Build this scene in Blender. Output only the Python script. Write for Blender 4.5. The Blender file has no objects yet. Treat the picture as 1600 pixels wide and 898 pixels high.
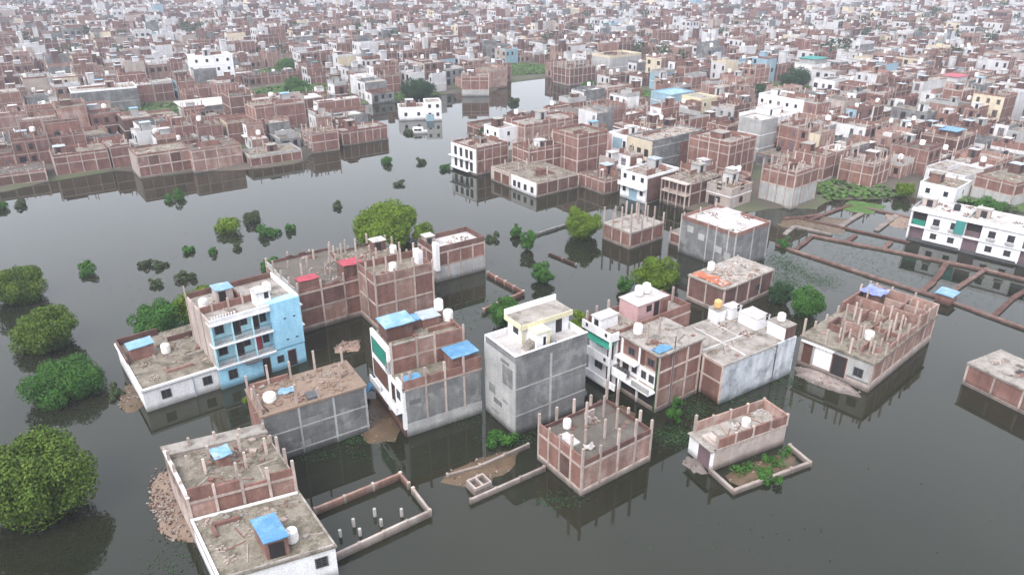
import bpy, math, random
import numpy as np
R = math.radians
scene = bpy.context.scene
COL = scene.collection
rnd = random.Random(11)

# ------------------------------------------------------------------ camera, sky, sun, exposure
cam_d = bpy.data.cameras.new('camera'); cam = bpy.data.objects.new('camera', cam_d); COL.objects.link(cam)
cam.location = (0, 0, 45); cam.rotation_euler = (R(65), 0, 0)
cam_d.sensor_width = 36; cam_d.lens = 36 * 1150 / 1600; cam_d.clip_start = 0.5; cam_d.clip_end = 9000
scene.camera = cam
SUN_EL, SUN_AZ = R(50), R(212)          # azimuth clockwise from +Y: light from the left, slightly behind the camera
world = bpy.data.worlds.new('World'); scene.world = world; world.use_nodes = True
wn = world.node_tree; wn.nodes.clear()
sky = wn.nodes.new('ShaderNodeTexSky'); sky.sky_type = 'NISHITA'; sky.sun_disc = False
sky.sun_elevation = SUN_EL; sky.sun_rotation = SUN_AZ; sky.altitude = 50
sky.air_density = 1.0; sky.dust_density = 2.0; sky.ozone_density = 1.0
hs = wn.nodes.new('ShaderNodeHueSaturation'); hs.inputs['Saturation'].default_value = 0.3
bg = wn.nodes.new('ShaderNodeBackground'); bg.inputs['Strength'].default_value = 0.15
wo = wn.nodes.new('ShaderNodeOutputWorld')
wn.links.new(sky.outputs[0], hs.inputs['Color']); cl = wn.nodes.new('ShaderNodeMix'); cl.data_type = 'RGBA'; cl.inputs[0].default_value = 0.7; cl.inputs[7].default_value = (5.75, 6.05, 6.6, 1)      # even cloud cover
wn.links.new(hs.outputs[0], cl.inputs[6]); wn.links.new(cl.outputs[2], bg.inputs[0]); wn.links.new(bg.outputs[0], wo.inputs[0])
sd = bpy.data.lights.new('sun', 'SUN'); sd.energy = 1.5; sd.angle = R(30); sd.color = (1, 0.97, 0.93)
sun = bpy.data.objects.new('sun', sd); COL.objects.link(sun)
sun.rotation_euler = (R(90) - SUN_EL, 0, -SUN_AZ + math.pi)
scene.view_settings.view_transform = 'Standard'; scene.view_settings.look = 'None'
scene.view_settings.exposure = 1.15; scene.view_settings.gamma = 1.0; scene.view_settings.use_curve_mapping = False
scene.render.engine = 'CYCLES'
scene.cycles.use_denoising = True
scene.cycles.max_bounces = 6; scene.cycles.volume_bounces = 1; scene.cycles.caustics_reflective = False; scene.cycles.caustics_refractive = False

# ------------------------------------------------------------------ materials
MATS = {}
def weathered(name, c1, c2, scale=0.5, streak=0.25, rand=0.12, rough=0.9, tide=False, patch=None, pscale=0.25, pamt=0.5, grain=0.15, detail=5, spec=0.25):
    m = bpy.data.materials.new(name); m.use_nodes = True; nt = m.node_tree; N = nt.nodes; L = nt.links
    b = N['Principled BSDF']; b.inputs['Roughness'].default_value = rough; b.inputs['Specular IOR Level'].default_value = 0.08 if name.startswith('leaf') else spec
    geo = N.new('ShaderNodeNewGeometry'); pos = geo.outputs['Position']
    def noise(sc, vec=None, det=detail, rg=0.6):
        n = N.new('ShaderNodeTexNoise'); n.inputs['Scale'].default_value = sc; n.inputs['Detail'].default_value = det; n.inputs['Roughness'].default_value = rg
        L.new(vec if vec else pos, n.inputs['Vector']); return n.outputs['Fac']
    def mrange(v, a, c, lo=0., hi=1.):
        r = N.new('ShaderNodeMapRange'); L.new(v, r.inputs[0])
        for i, x in enumerate((a, c, lo, hi)): r.inputs[i + 1].default_value = x
        return r.outputs[0]
    def mix(f, a, c, mode='MIX'):
        x = N.new('ShaderNodeMix'); x.data_type = 'RGBA'; x.blend_type = mode
        if isinstance(f, float): x.inputs[0].default_value = f
        else: L.new(f, x.inputs[0])
        for k, s in ((6, a), (7, c)):
            if isinstance(s, tuple): x.inputs[k].default_value = (*s, 1)
            else: L.new(s, x.inputs[k])
        return x.outputs[2]
    def math_(op, a, c):
        x = N.new('ShaderNodeMath'); x.operation = op
        for k, s in ((0, a), (1, c)):
            if isinstance(s, (int, float)): x.inputs[k].default_value = s
            else: L.new(s, x.inputs[k])
        return x.outputs[0]
    col = mix(mrange(noise(scale), 0.35, 0.65), c1, c2)
    if patch: col = mix(math_('MULTIPLY', mrange(noise(pscale, det=6, rg=0.65), 0.5, 0.62), pamt), col, patch)
    mp = N.new('ShaderNodeMapping'); mp.inputs['Scale'].default_value = (1, 1, 0.12); L.new(pos, mp.inputs[0])
    val = math_('SUBTRACT', 1.0 + streak * 0.5, math_('MULTIPLY', mrange(noise(1.3, mp.outputs[0]), 0.3, 0.75), streak))
    val = math_('MULTIPLY', val, mrange(noise(7.0, det=2), 0.3, 0.7, 1 - grain, 1 + grain))
    oi = N.new('ShaderNodeObjectInfo')
    val = math_('MULTIPLY', val, mrange(oi.outputs['Random'], 0, 1, 1 - rand, 1 + rand))
    if tide:
        sx = N.new('ShaderNodeSeparateXYZ'); L.new(pos, sx.inputs[0])
        zz = math_('ADD', sx.outputs[2], math_('MULTIPLY', noise(0.9), -0.5))
        val = math_('MULTIPLY', val, mrange(zz, -0.1, 0.5, 0.38, 1.0))
    hsv = N.new('ShaderNodeHueSaturation'); L.new(col, hsv.inputs['Color']); L.new(val, hsv.inputs['Value'])
    L.new(hsv.outputs[0], b.inputs['Base Color'])
    bp = N.new('ShaderNodeBump'); bp.inputs['Strength'].default_value = 0.25; bp.inputs['Distance'].default_value = 0.05
    L.new(noise(5.0, det=3), bp.inputs['Height']); L.new(bp.outputs[0], b.inputs['Normal'])
    MATS[name] = m
    return m
W_ = weathered
W_('brick', (0.215, 0.114, 0.094), (0.158, 0.083, 0.068), 0.7, 0.55, 0.16, tide=True, patch=(0.229, 0.148, 0.126), pscale=0.5, pamt=0.55)
W_('brick_pale', (0.280, 0.172, 0.144), (0.222, 0.132, 0.108), 0.7, 0.55, 0.14, tide=True, patch=(0.361, 0.284, 0.249), pscale=0.5, pamt=0.6)
W_('brick_dark', (0.140, 0.076, 0.064), (0.100, 0.056, 0.048), 0.7, 0.55, 0.18, tide=True, patch=(0.144, 0.108, 0.094), pscale=0.4)
W_('concrete', (0.437, 0.356, 0.318), (0.323, 0.261, 0.233), 0.9, 0.35, 0.22, tide=True)
W_('grey_plaster', (0.186, 0.186, 0.187), (0.115, 0.115, 0.116), 0.4, 0.4, 0.1, tide=True, patch=(0.260, 0.257, 0.254), pscale=0.45, pamt=0.75)
W_('plaster_light', (0.399, 0.394, 0.389), (0.304, 0.299, 0.294), 0.4, 0.3, 0.06, tide=True, patch=(0.266, 0.266, 0.266), pscale=0.5, pamt=0.5)
W_('plaster_mid', (0.158, 0.158, 0.159), (0.130, 0.130, 0.131), 0.6, 0.3, 0.1, tide=True)
W_('plaster_soft', (0.205, 0.205, 0.206), (0.155, 0.155, 0.156), 0.5, 0.35, 0.12, tide=True)
W_('plaster_pink', (0.391, 0.327, 0.297), (0.323, 0.264, 0.238), 0.5, 0.35, 0.1, tide=True, patch=(0.425, 0.391, 0.365), pscale=0.4)
W_('whitewash', (0.515, 0.534, 0.561), (0.368, 0.396, 0.432), 0.6, 0.5, 0.05, tide=True, patch=(0.248, 0.258, 0.267), pscale=0.6, pamt=0.7)
W_('white_paint', (0.76, 0.75, 0.76), (0.68, 0.67, 0.68), 0.5, 0.22, 0.05, tide=True)
W_('white_far', (0.62, 0.61, 0.62), (0.50, 0.49, 0.50), 0.4, 0.3, 0.2)
W_('cream_paint', (0.58, 0.50, 0.38), (0.50, 0.43, 0.33), 0.5, 0.3, 0.08, tide=True)
W_('yellow_paint', (0.60, 0.54, 0.36), (0.55, 0.50, 0.37), 0.5, 0.2, 0.05)
W_('pink_paint', (0.50, 0.31, 0.31), (0.44, 0.28, 0.28), 0.5, 0.2, 0.05)
W_('blue_paint', (0.33, 0.60, 0.76), (0.28, 0.53, 0.70), 0.5, 0.22, 0.03, tide=True)
W_('aqua_paint', (0.42, 0.66, 0.72), (0.36, 0.60, 0.68), 0.5, 0.22, 0.03)
W_('light_blue_far', (0.27, 0.38, 0.45), (0.22, 0.33, 0.40), 0.5, 0.25, 0.1)
W_('deck', (0.231, 0.203, 0.168), (0.147, 0.126, 0.098), 0.9, 0.1, 0.1, patch=(0.081, 0.070, 0.050), pscale=0.8, pamt=0.8, grain=0.25)
W_('deck_dark', (0.112, 0.099, 0.086), (0.079, 0.069, 0.060), 0.5, 0.1, 0.1, patch=(0.150, 0.135, 0.116), pscale=0.5, pamt=0.6, grain=0.25)
W_('deck_light', (0.330, 0.300, 0.277), (0.232, 0.206, 0.184), 0.8, 0.1, 0.08, patch=(0.128, 0.109, 0.090), pscale=0.7, pamt=0.75, grain=0.2)
W_('deck_white', (0.493, 0.468, 0.463), (0.399, 0.374, 0.365), 0.4, 0.1, 0.05, patch=(0.281, 0.246, 0.230), pscale=0.4, pamt=0.5)
W_('rubble', (0.203, 0.124, 0.098), (0.240, 0.180, 0.143), 2.0, 0.2, 0.15, patch=(0.165, 0.120, 0.090), pscale=1.5)
W_('mud', (0.125, 0.082, 0.052), (0.09, 0.062, 0.04), 0.8, 0.1, 0.05, rough=0.45, patch=(0.075, 0.068, 0.038), pscale=0.6)
W_('sand', (0.247, 0.184, 0.143), (0.203, 0.143, 0.109), 1.0, 0.1, 0.05)
W_('ground', (0.115, 0.095, 0.078), (0.075, 0.066, 0.053), 0.08, 0.0, 0.0, patch=(0.075, 0.105, 0.04), pscale=0.035, pamt=0.85)
W_('grass', (0.080, 0.152, 0.036), (0.056, 0.104, 0.024), 0.5, 0.1, 0.1)
W_('timber', (0.13, 0.065, 0.045), (0.10, 0.05, 0.04), 1.5, 0.3, 0.15, rough=0.7)
W_('door_dark', (0.035, 0.03, 0.03), (0.025, 0.022, 0.022), 1.0, 0.2, 0.1, rough=0.6)
W_('shutter', (0.16, 0.11, 0.12), (0.13, 0.09, 0.10), 1.0, 0.2, 0.1, rough=0.5)
W_('pane', (0.03, 0.033, 0.036), (0.02, 0.022, 0.025), 1.0, 0.1, 0.2, rough=0.15)
W_('iron', (0.10, 0.10, 0.11), (0.08, 0.075, 0.075), 2.0, 0.2, 0.1, rough=0.6)
W_('tank_white', (0.78, 0.76, 0.74), (0.72, 0.69, 0.66), 0.8, 0.2, 0.03, rough=0.45)
W_('tank_black', (0.03, 0.03, 0.035), (0.025, 0.025, 0.03), 0.8, 0.2, 0.03, rough=0.45)
W_('tank_orange', (0.66, 0.40, 0.16), (0.6, 0.36, 0.15), 0.8, 0.2, 0.03, rough=0.45)
W_('tarp_blue', (0.075, 0.20, 0.36), (0.11, 0.25, 0.39), 0.9, 0.15, 0.06, rough=0.5, patch=(0.22, 0.38, 0.48), pscale=0.8, pamt=0.5)
W_('tarp_pale', (0.20, 0.33, 0.44), (0.13, 0.27, 0.41), 0.9, 0.2, 0.06, rough=0.5, patch=(0.38, 0.46, 0.51), pscale=0.8, pamt=0.6)
W_('tarp_violet', (0.12, 0.14, 0.38), (0.2, 0.24, 0.5), 0.9, 0.15, 0.05, rough=0.5, patch=(0.4, 0.45, 0.6), pscale=0.8)
W_('tarp_red', (0.36, 0.05, 0.075), (0.30, 0.045, 0.065), 0.9, 0.2, 0.05, rough=0.55)
W_('tarp_orange', (0.40, 0.12, 0.06), (0.32, 0.095, 0.05), 0.9, 0.2, 0.05, rough=0.55, patch=(0.5, 0.36, 0.28), pscale=0.7)
W_('tarp_green', (0.02, 0.17, 0.12), (0.025, 0.22, 0.16), 0.9, 0.2, 0.05, rough=0.6)
W_('tin', (0.36, 0.40, 0.44), (0.28, 0.31, 0.34), 0.9, 0.3, 0.1, rough=0.5)
W_('teal_far', (0.05, 0.22, 0.20), (0.045, 0.19, 0.175), 0.9, 0.3, 0.1)
W_('leaf_mid', (0.090, 0.140, 0.024), (0.051, 0.093, 0.015), 0.75, 0.0, 0.06, rough=0.6, patch=(0.115, 0.158, 0.025), pscale=0.9, pamt=0.5, grain=0.3)
W_('leaf_bright', (0.119, 0.183, 0.019), (0.073, 0.128, 0.013), 0.8, 0.0, 0.08, rough=0.6, patch=(0.152, 0.201, 0.023), pscale=1.0, pamt=0.55, grain=0.3)
W_('leaf_green', (0.054, 0.139, 0.026), (0.032, 0.090, 0.020), 0.8, 0.0, 0.08, rough=0.6, patch=(0.078, 0.160, 0.031), pscale=1.0, pamt=0.5, grain=0.3)
W_('leaf_dark', (0.032, 0.068, 0.027), (0.020, 0.045, 0.020), 0.8, 0.0, 0.1, rough=0.65, patch=(0.054, 0.090, 0.032), pscale=1.0, pamt=0.5, grain=0.3)
W_('leaf_dry', (0.07, 0.095, 0.045), (0.048, 0.065, 0.032), 0.9, 0.0, 0.1, rough=0.7, grain=0.3)
W_('bark', (0.09, 0.07, 0.05), (0.06, 0.05, 0.04), 2.0, 0.3, 0.1)

def water_material():
    m = bpy.data.materials.new('flood_water'); m.use_nodes = True; nt = m.node_tree; N = nt.nodes; L = nt.links
    b = N['Principled BSDF']; b.inputs['Roughness'].default_value = 0.006; b.inputs['IOR'].default_value = 1.42
    geo = N.new('ShaderNodeNewGeometry')
    n = N.new('ShaderNodeTexNoise'); n.inputs['Scale'].default_value = 0.035; n.inputs['Detail'].default_value = 4; L.new(geo.outputs['Position'], n.inputs['Vector'])
    mr = N.new('ShaderNodeMapRange'); mr.inputs[1].default_value = 0.35; mr.inputs[2].default_value = 0.7; L.new(n.outputs['Fac'], mr.inputs[0])
    x = N.new('ShaderNodeMix'); x.data_type = 'RGBA'; L.new(mr.outputs[0], x.inputs[0])
    x.inputs[6].default_value = (0.0135, 0.0155, 0.009, 1); x.inputs[7].default_value = (0.022, 0.022, 0.013, 1)
    L.new(x.outputs[2], b.inputs['Base Color'])
    n2 = N.new('ShaderNodeTexNoise'); n2.inputs['Scale'].default_value = 1.4; n2.inputs['Detail'].default_value = 3; L.new(geo.outputs['Position'], n2.inputs['Vector'])
    bp = N.new('ShaderNodeBump'); bp.inputs['Strength'].default_value = 0.03; bp.inputs['Distance'].default_value = 0.01
    L.new(n2.outputs['Fac'], bp.inputs['Height']); L.new(bp.outputs[0], b.inputs['Normal'])
    return m
MATS['water'] = water_material()
def M(n): return MATS[n]

# ------------------------------------------------------------------ mesh helpers
BOXF = ((0, 3, 2, 1), (4, 5, 6, 7), (0, 1, 5, 4), (1, 2, 6, 5), (2, 3, 7, 6), (3, 0, 4, 7))
class MB:
    """collects boxes, tubes and polygons into one mesh"""
    def __init__(s): s.v = []; s.f = []; s.mi = []; s.cur = 0; s.open = False
    def _add(s, vs, fs):
        o = len(s.v); s.v.extend(vs)
        for f in fs: s.f.append(tuple(i + o for i in f)); s.mi.append(s.cur)
    def box(s, x0, x1, y0, y1, z0, z1):
        s._add([(x0, y0, z0), (x1, y0, z0), (x1, y1, z0), (x0, y1, z0), (x0, y0, z1), (x1, y0, z1), (x1, y1, z1), (x0, y1, z1)], BOXF); return s
    def rbox(s, cx, cy, rot, x0, x1, y0, y1, z0, z1):
        c, n = math.cos(rot), math.sin(rot)
        s._add([(cx + x * c - y * n, cy + x * n + y * c, z) for z in (z0, z1) for x, y in ((x0, y0), (x1, y0), (x1, y1), (x0, y1))], BOXF[1:] if s.open else BOXF); return s
    def tube(s, pts, rads, k=7):
        o = len(s.v); vs = []; fs = []
        for i, (p, r) in enumerate(zip(pts, rads)):
            a = np.array(pts[max(i - 1, 0)]); b = np.array(pts[min(i + 1, len(pts) - 1)]); d = b - a; d = d / (np.linalg.norm(d) + 1e-9)
            up = np.array((0, 0, 1.0)) if abs(d[2]) < 0.9 else np.array((1.0, 0, 0))
            e = np.cross(d, up); e /= np.linalg.norm(e); g = np.cross(d, e)
            for j in range(k):
                t = 2 * math.pi * j / k; vs.append(tuple(np.array(p) + r * (math.cos(t) * e + math.sin(t) * g)))
        for i in range(len(pts) - 1):
            for j in range(k): fs.append((i * k + j, i * k + (j + 1) % k, (i + 1) * k + (j + 1) % k, (i + 1) * k + j))
        fs.append(tuple(range(k - 1, -1, -1))); fs.append(tuple((len(pts) - 1) * k + j for j in range(k)))
        s._add(vs, fs); return s
    def lathe(s, prof, cx=0, cy=0, k=14):
        vs = [(cx + r * math.cos(2 * math.pi * j / k), cy + r * math.sin(2 * math.pi * j / k), z) for r, z in prof for j in range(k)]; fs = []
        for i in range(len(prof) - 1):
            for j in range(k): fs.append((i * k + j, i * k + (j + 1) % k, (i + 1) * k + (j + 1) % k, (i + 1) * k + j))
        fs.append(tuple(range(k - 1, -1, -1))); fs.append(tuple((len(prof) - 1) * k + j for j in range(k)))
        s._add(vs, fs); return s
    def sheet(s, x0, x1, y0, y1, zf, t=0.03, n=6, m=6):
        g = lambda i, j: (x0 + (x1 - x0) * i / n, y0 + (y1 - y0) * j / m)
        vs = []
        for dz in (0, -t):
            for i in range(n + 1):
                for j in range(m + 1):
                    x, y = g(i, j); vs.append((x, y, zf(x, y, i / n, j / m) + dz))
        K = (n + 1) * (m + 1); q = lambda i, j: i * (m + 1) + j; fs = []
        for i in range(n):
            for j in range(m):
                fs.append((q(i, j), q(i + 1, j), q(i + 1, j + 1), q(i, j + 1))); fs.append((K + q(i, j), K + q(i, j + 1), K + q(i + 1, j + 1), K + q(i + 1, j)))
        for i in range(n):
            fs.append((q(i, 0), K + q(i, 0), K + q(i + 1, 0), q(i + 1, 0))); fs.append((q(i, m), q(i + 1, m), K + q(i + 1, m), K + q(i, m)))
        for j in range(m):
            fs.append((q(0, j), q(0, j + 1), K + q(0, j + 1), K + q(0, j))); fs.append((q(n, j), K + q(n, j), K + q(n, j + 1), q(n, j + 1)))
        s._add(vs, fs); return s
    def build(s, name, mats, parent=None, shear=None, smooth=False):
        me = bpy.data.meshes.new(name)
        vs = s.v if not shear else [(x, y + shear[0] * (shear[1] - x), z) for x, y, z in s.v]
        me.from_pydata(vs, [], s.f)
        if isinstance(mats, str): mats = [mats]
        for m in mats: me.materials.append(M(m))
        if len(mats) > 1: me.polygons.foreach_set('material_index', s.mi)
        if smooth: me.polygons.foreach_set('use_smooth', [True] * len(s.f))
        o = bpy.data.objects.new(name, me); COL.objects.link(o)
        if parent: o.parent = parent
        return o
def quads(name, v, parent=None, mat='leaf_mid', tri=False):
    k = 3 if tri else 4
    n = len(v) // k
    me = bpy.data.meshes.new(name); me.vertices.add(n * k); me.loops.add(n * k); me.polygons.add(n)
    me.vertices.foreach_set('co', np.asarray(v, dtype=np.float32).ravel())
    me.loops.foreach_set('vertex_index', np.arange(n * k, dtype=np.int32))
    me.polygons.foreach_set('loop_start', np.arange(0, n * k, k, dtype=np.int32))
    me.update(calc_edges=True); me.materials.append(M(mat))
    o = bpy.data.objects.new(name, me); COL.objects.link(o)
    if parent: o.parent = parent
    return o
def tag(o, label=None, cat=None, group=None, kind=None):
    if label: o['label'] = label
    if cat: o['category'] = cat
    if group: o['group'] = group
    if kind: o['kind'] = kind
    return o
def empty(name, x, y, z=0, rot=0):
    o = bpy.data.objects.new(name, None); COL.objects.link(o); o.location = (x, y, z); o.rotation_euler = (0, 0, rot); o.empty_display_size = 0.5
    return o

# ------------------------------------------------------------------ setting: ground and flood water
LAKE = np.array([(-700, 60), (-300, 112), (-154.7, 130.0), (-111.9, 136.8), (-101.8, 141.5), (-95.2, 149.6), (-86.2, 157.4), (-77.3, 151.0), (-68.9, 155.5), (-56.6, 158.0), (-47.5, 163.0), (-47.2, 171.5), (-42.1, 179.0), (-31.7, 184.1), (-33.9, 198.3), (-45.8, 209.6), (-60.4, 218.3), (-47.6, 230.8), (-32.3, 234.9), (-21.0, 247.7), (-7.4, 247.7), (0.0, 270.4), (11.9, 280.1), (25.0, 262.0), (21.5, 230.0), (6.5, 207.0), (0.5, 198.0), (-4.3, 188.8), (-10.6, 186.8), (-14.5, 178.9), (-12.5, 162.0), (-5.5, 154.5), (6.0, 140.0), (13.6, 145.5), (18.2, 142.0), (27.0, 142.0), (27.5, 135.5), (32.5, 130.0), (40.5, 128.6), (52.1, 131.5), (56.5, 129.2), (61.3, 136.0), (77.1, 138.0), (93.4, 129.2), (141.2, 118.8), (300, 100), (700, 60), (700, -600), (-700, -600)])
def in_poly(px, py, poly):
    c = np.zeros(np.shape(px), bool); n = len(poly)
    for i in range(n):
        x1, y1 = poly[i]; x2, y2 = poly[(i + 1) % n]
        cond = ((y1 > py) != (y2 > py)) & (px < (x2 - x1) * (py - y1) / (y2 - y1 + 1e-12) + x1)
        c ^= cond
    return c
def edge_dist(px, py, poly):
    d = np.full(np.shape(px), 1e9); n = len(poly)
    for i in range(n):
        a = poly[i]; b = poly[(i + 1) % n]; ab = b - a; L2 = ab @ ab
        t = np.clip(((px - a[0]) * ab[0] + (py - a[1]) * ab[1]) / L2, 0, 1)
        d = np.minimum(d, np.hypot(px - a[0] - t * ab[0], py - a[1] - t * ab[1]))
    return d
def make_ground():
    xs = np.concatenate([-np.geomspace(4200, 260, 14), np.arange(-240, 241, 3.0), np.geomspace(260, 4200, 14)])
    ys = np.concatenate([-np.geomspace(1500, 40, 8), np.arange(-20, 110, 10.), np.arange(110, 300, 2.5), np.arange(300, 420, 10), np.geomspace(430, 4600, 18)])
    X, Y = np.meshgrid(xs, ys); sgn = np.where(in_poly(X, Y, LAKE), -1, 1); D = sgn * edge_dist(X, Y, LAKE)
    t = np.clip((D + 2.5) / 4.0, 0, 1); t = t * t * (3 - 2 * t)
    Z = -1.8 + 2.35 * t + 0.12 * np.sin(X * 0.21 + 1.3 * np.sin(Y * 0.13)) * t
    n, m = X.shape; v = np.stack([X, Y, Z], -1).reshape(-1, 3)
    i, j = np.meshgrid(np.arange(n - 1), np.arange(m - 1), indexing='ij'); a = (i * m + j).ravel()
    fs = np.stack([a, a + 1, a + m + 1, a + m], -1)
    me = bpy.data.meshes.new('ground'); me.from_pydata(v.tolist(), [], fs.tolist()); me.materials.append(M('ground'))
    me.polygons.foreach_set('use_smooth', [True] * len(me.polygons))
    o = bpy.data.objects.new('ground', me); COL.objects.link(o); tag(o, kind='structure')
make_ground()
mb = MB(); mb._add([(-4100, -1450, 0), (4100, -1450, 0), (4100, 330, 0), (-4100, 330, 0)], [(0, 1, 2, 3)])
tag(mb.build('water', 'water'), kind='structure')

# ------------------------------------------------------------------ houses
FOOT = []       # footprints already taken: (x, y, rot, w, d)
class House:
    def __init__(s, name, label, x, y, rot, w, d, group=None, cat='house', shear=None, z=0):
        s.root = empty(name, x, y, z, R(rot)); tag(s.root, label, cat, group); s.w, s.d, s.shear = w, d, shear; s.x, s.y, s.rot = x, y, R(rot)
        FOOT.append((x, y, R(rot), w, d + (2 if shear else 0))); s.ou = s.ov = 0.0
    def sub(s, u0, v0, w, d):
        """a second volume of the same house, with its own local origin"""
        t = House.__new__(House); t.__dict__.update(s.__dict__); t.ou, t.ov, t.w, t.d = s.ou + u0, s.ov + v0, w, d; return t
    def mk(s, m, name, mat, parent=None):
        if s.ou or s.ov: m.v = [(x + s.ou, y + s.ov, z) for x, y, z in m.v]
        return m.build(name, mat, parent or s.root, s.shear)
    def pt(s, u, v):
        u += s.ou; v += s.ov
        if s.shear: v = v + s.shear[0] * (s.shear[1] - u)
        c, n = math.cos(s.rot), math.sin(s.rot); return s.x + u * c - v * n, s.y + u * n + v * c
    def fb(s, face, a, b, z0, z1, o0, o1):
        if face == 0: return (a, b, -o1, -o0, z0, z1)
        if face == 1: return (s.w + o0, s.w + o1, a, b, z0, z1)
        if face == 2: return (a, b, s.d + o0, s.d + o1, z0, z1)
        return (-o1, -o0, a, b, z0, z1)
    def part(s, name, boxes, mat, parent=None):
        m = MB()
        for b in boxes: m.box(*b)
        return s.mk(m, name, mat, parent)
    def length(s, face): return s.w if face in (0, 2) else s.d
    def block(s, z0, z1, mat, inset=0.0, u0=None, u1=None, v0=None, v1=None, name='wall'):
        u0 = inset if u0 is None else u0; v0 = inset if v0 is None else v0
        u1 = s.w - inset if u1 is None else u1; v1 = s.d - inset if v1 is None else v1
        return s.part(name, [(u0, u1, v0, v1, z0, z1)], mat)
    def window(s, face, a, z, w=1.1, h=1.2, o=0.0, frame='iron', shade=None, grille=True, pane='pane'):
        t = 0.09
        fr = s.part('window', [s.fb(face, a, a + t, z, z + h, o - .03, o + .06), s.fb(face, a + w - t, a + w, z, z + h, o - .03, o + .06),
                    s.fb(face, a + t, a + w - t, z, z + t, o - .03, o + .05), s.fb(face, a + t, a + w - t, z + h - t, z + h, o - .03, o + .05)], frame)
        s.part('pane', [s.fb(face, a + t, a + w - t, z + t, z + h - t, o - .03, o + .015)], pane, fr)
        if grille: s.part('grille', [s.fb(face, a + t, a + w - t, z + h * k, z + h * k + .03, o + .016, o + .035) for k in (.3, .5, .7)] + [s.fb(face, a + w / 2 - .02, a + w / 2 + .02, z + t, z + h - t, o + .016, o + .04)], 'iron', fr)
        if shade: s.part('sunshade', [s.fb(face, a - .2, a + w + .2, z + h + .05, z + h + .14, o - .05, o + .55)], shade, fr)
        return fr
    def door(s, face, a, z, w=1.0, h=2.1, o=0.0, mat='door_dark', frame='timber'):
        t = 0.1
        fr = s.part('door', [s.fb(face, a, a + t, z, z + h, o - .03, o + .05), s.fb(face, a + w - t, a + w, z, z + h, o - .03, o + .05), s.fb(face, a + t, a + w - t, z + h - t, z + h, o - .03, o + .045)], frame)
        s.part('leaf', [s.fb(face, a + t, a + w - t, z, z + h - t, o - .03, o + .012)], mat, fr); return fr
    def ring(s, name, z0, z1, o0, o1, mat, faces=(0, 1, 2, 3), cuts=None):
        """four wall strips round the footprint, butted at the corners"""
        bs = []
        for f in faces:
            a, b = (-o1, s.length(f) + o1) if f in (0, 2) else (-o0, s.length(f) + o0)
            bs.append(s.fb(f, a, b, z0, z1, o0, o1))
        return s.part(name, bs, mat)
    def roof(s, z, mat='deck', over=None, u0=0, u1=None, v0=0, v1=None):
        u1 = s.w if u1 is None else u1; v1 = s.d if v1 is None else v1
        e = 0.12 if over is None else -over
        return s.part('roof', [(u0 + e, u1 - e, v0 + e, v1 - e, z - .14, z + .07)], mat)
    def parapet(s, z, h, mat, faces=(0, 1, 2, 3), t=.15, cap=None, jag=False, o=-.03):
        for f in faces:
            a, b = (-o, s.length(f) + o) if f in (0, 2) else (t - o, s.length(f) - t + o)
            m = MB()
            if jag:
                n = max(3, int((b - a) / .9)); 
                for i in range(n): m.box(*s.fb(f, a + (b - a) * i / n, a + (b - a) * (i + 1) / n, z - .1, z + h * rnd.uniform(.35, 1), o - t, o))
            else: m.box(*s.fb(f, a, b, z - .1, z + h, o - t, o))
            p = s.mk(m, 'parapet', mat)
            if cap: s.part('coping', [s.fb(f, a - .02, b + .02, z + h, z + h + .06, o - t - .04, o + .04)], cap, p)
    def columns(s, face, ss, z0, z1f, mat='concrete', t=.26, ends=True):
        for a in ss:
            z1 = z1f() if callable(z1f) else z1f
            s.part('column', [s.fb(face, a - t / 2, a + t / 2, z0, z1, -t + .05, .05)], mat)
    def frame(s, levels, bu, bv, matf=None, core='brick_dark', ext=(.5, 1.3), faces=(0, 1, 2, 3), colmat='concrete', beam='concrete', plinth='concrete', skip=(), u0=0, v0=0, cols=True):
        """concrete frame: core, infill panels, floor beams and columns, each its own part"""
        top = levels[-1]
        s.block(-2, top - .02, core, .2)
        s.ring('plinth', -2, levels[0], -.2, .025, plinth)
        for i, z in enumerate(levels): s.ring('beam', z, z + .22 if i < len(levels) - 1 else z + .001, -.2, .02, beam) if i < len(levels) - 1 else s.ring('beam', z - .24, z, -.2, .02, beam)
        for f in faces:
            n = bu if f in (0, 2) else bv; L = s.length(f)
            for i in range(len(levels) - 1):
                z0 = levels[i] + .22; z1 = levels[i + 1] - (.24 if i == len(levels) - 2 else 0)
                for k in range(n):
                    if (f, i, k) in skip: continue
                    mt = matf(f, i, k) if matf else 'brick'
                    s.part('wall_panel', [s.fb(f, L * k / n + .12, L * (k + 1) / n - .12, z0, z1, -.22, -.05 + rnd.uniform(-.012, .012))], mt)
        if cols:
            done = set()
            for f in (0, 1, 2, 3):
                n = bu if f in (0, 2) else bv; L = s.length(f)
                for k in range(n + 1):
                    a = min(max(L * k / n, .06), L - .06)
                    bx = s.fb(f, a - .105, a + .105, -2, top + rnd.uniform(*ext) * 1.15, -.17, .05)
                    key = (round((bx[0] + bx[1]) * 1.2), round((bx[2] + bx[3]) * 1.2))
                    if key in done: continue
                    done.add(key); s.part('column', [bx], colmat)
    def stubs(s, pts, z, h=(.6, 1.6), mat='concrete', t=.095):
        for u, v in pts:
            s.part('column', [(u - t, u + t, v - t, v + t, z, z + rnd.uniform(*h) * 1.15)], mat)
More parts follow.
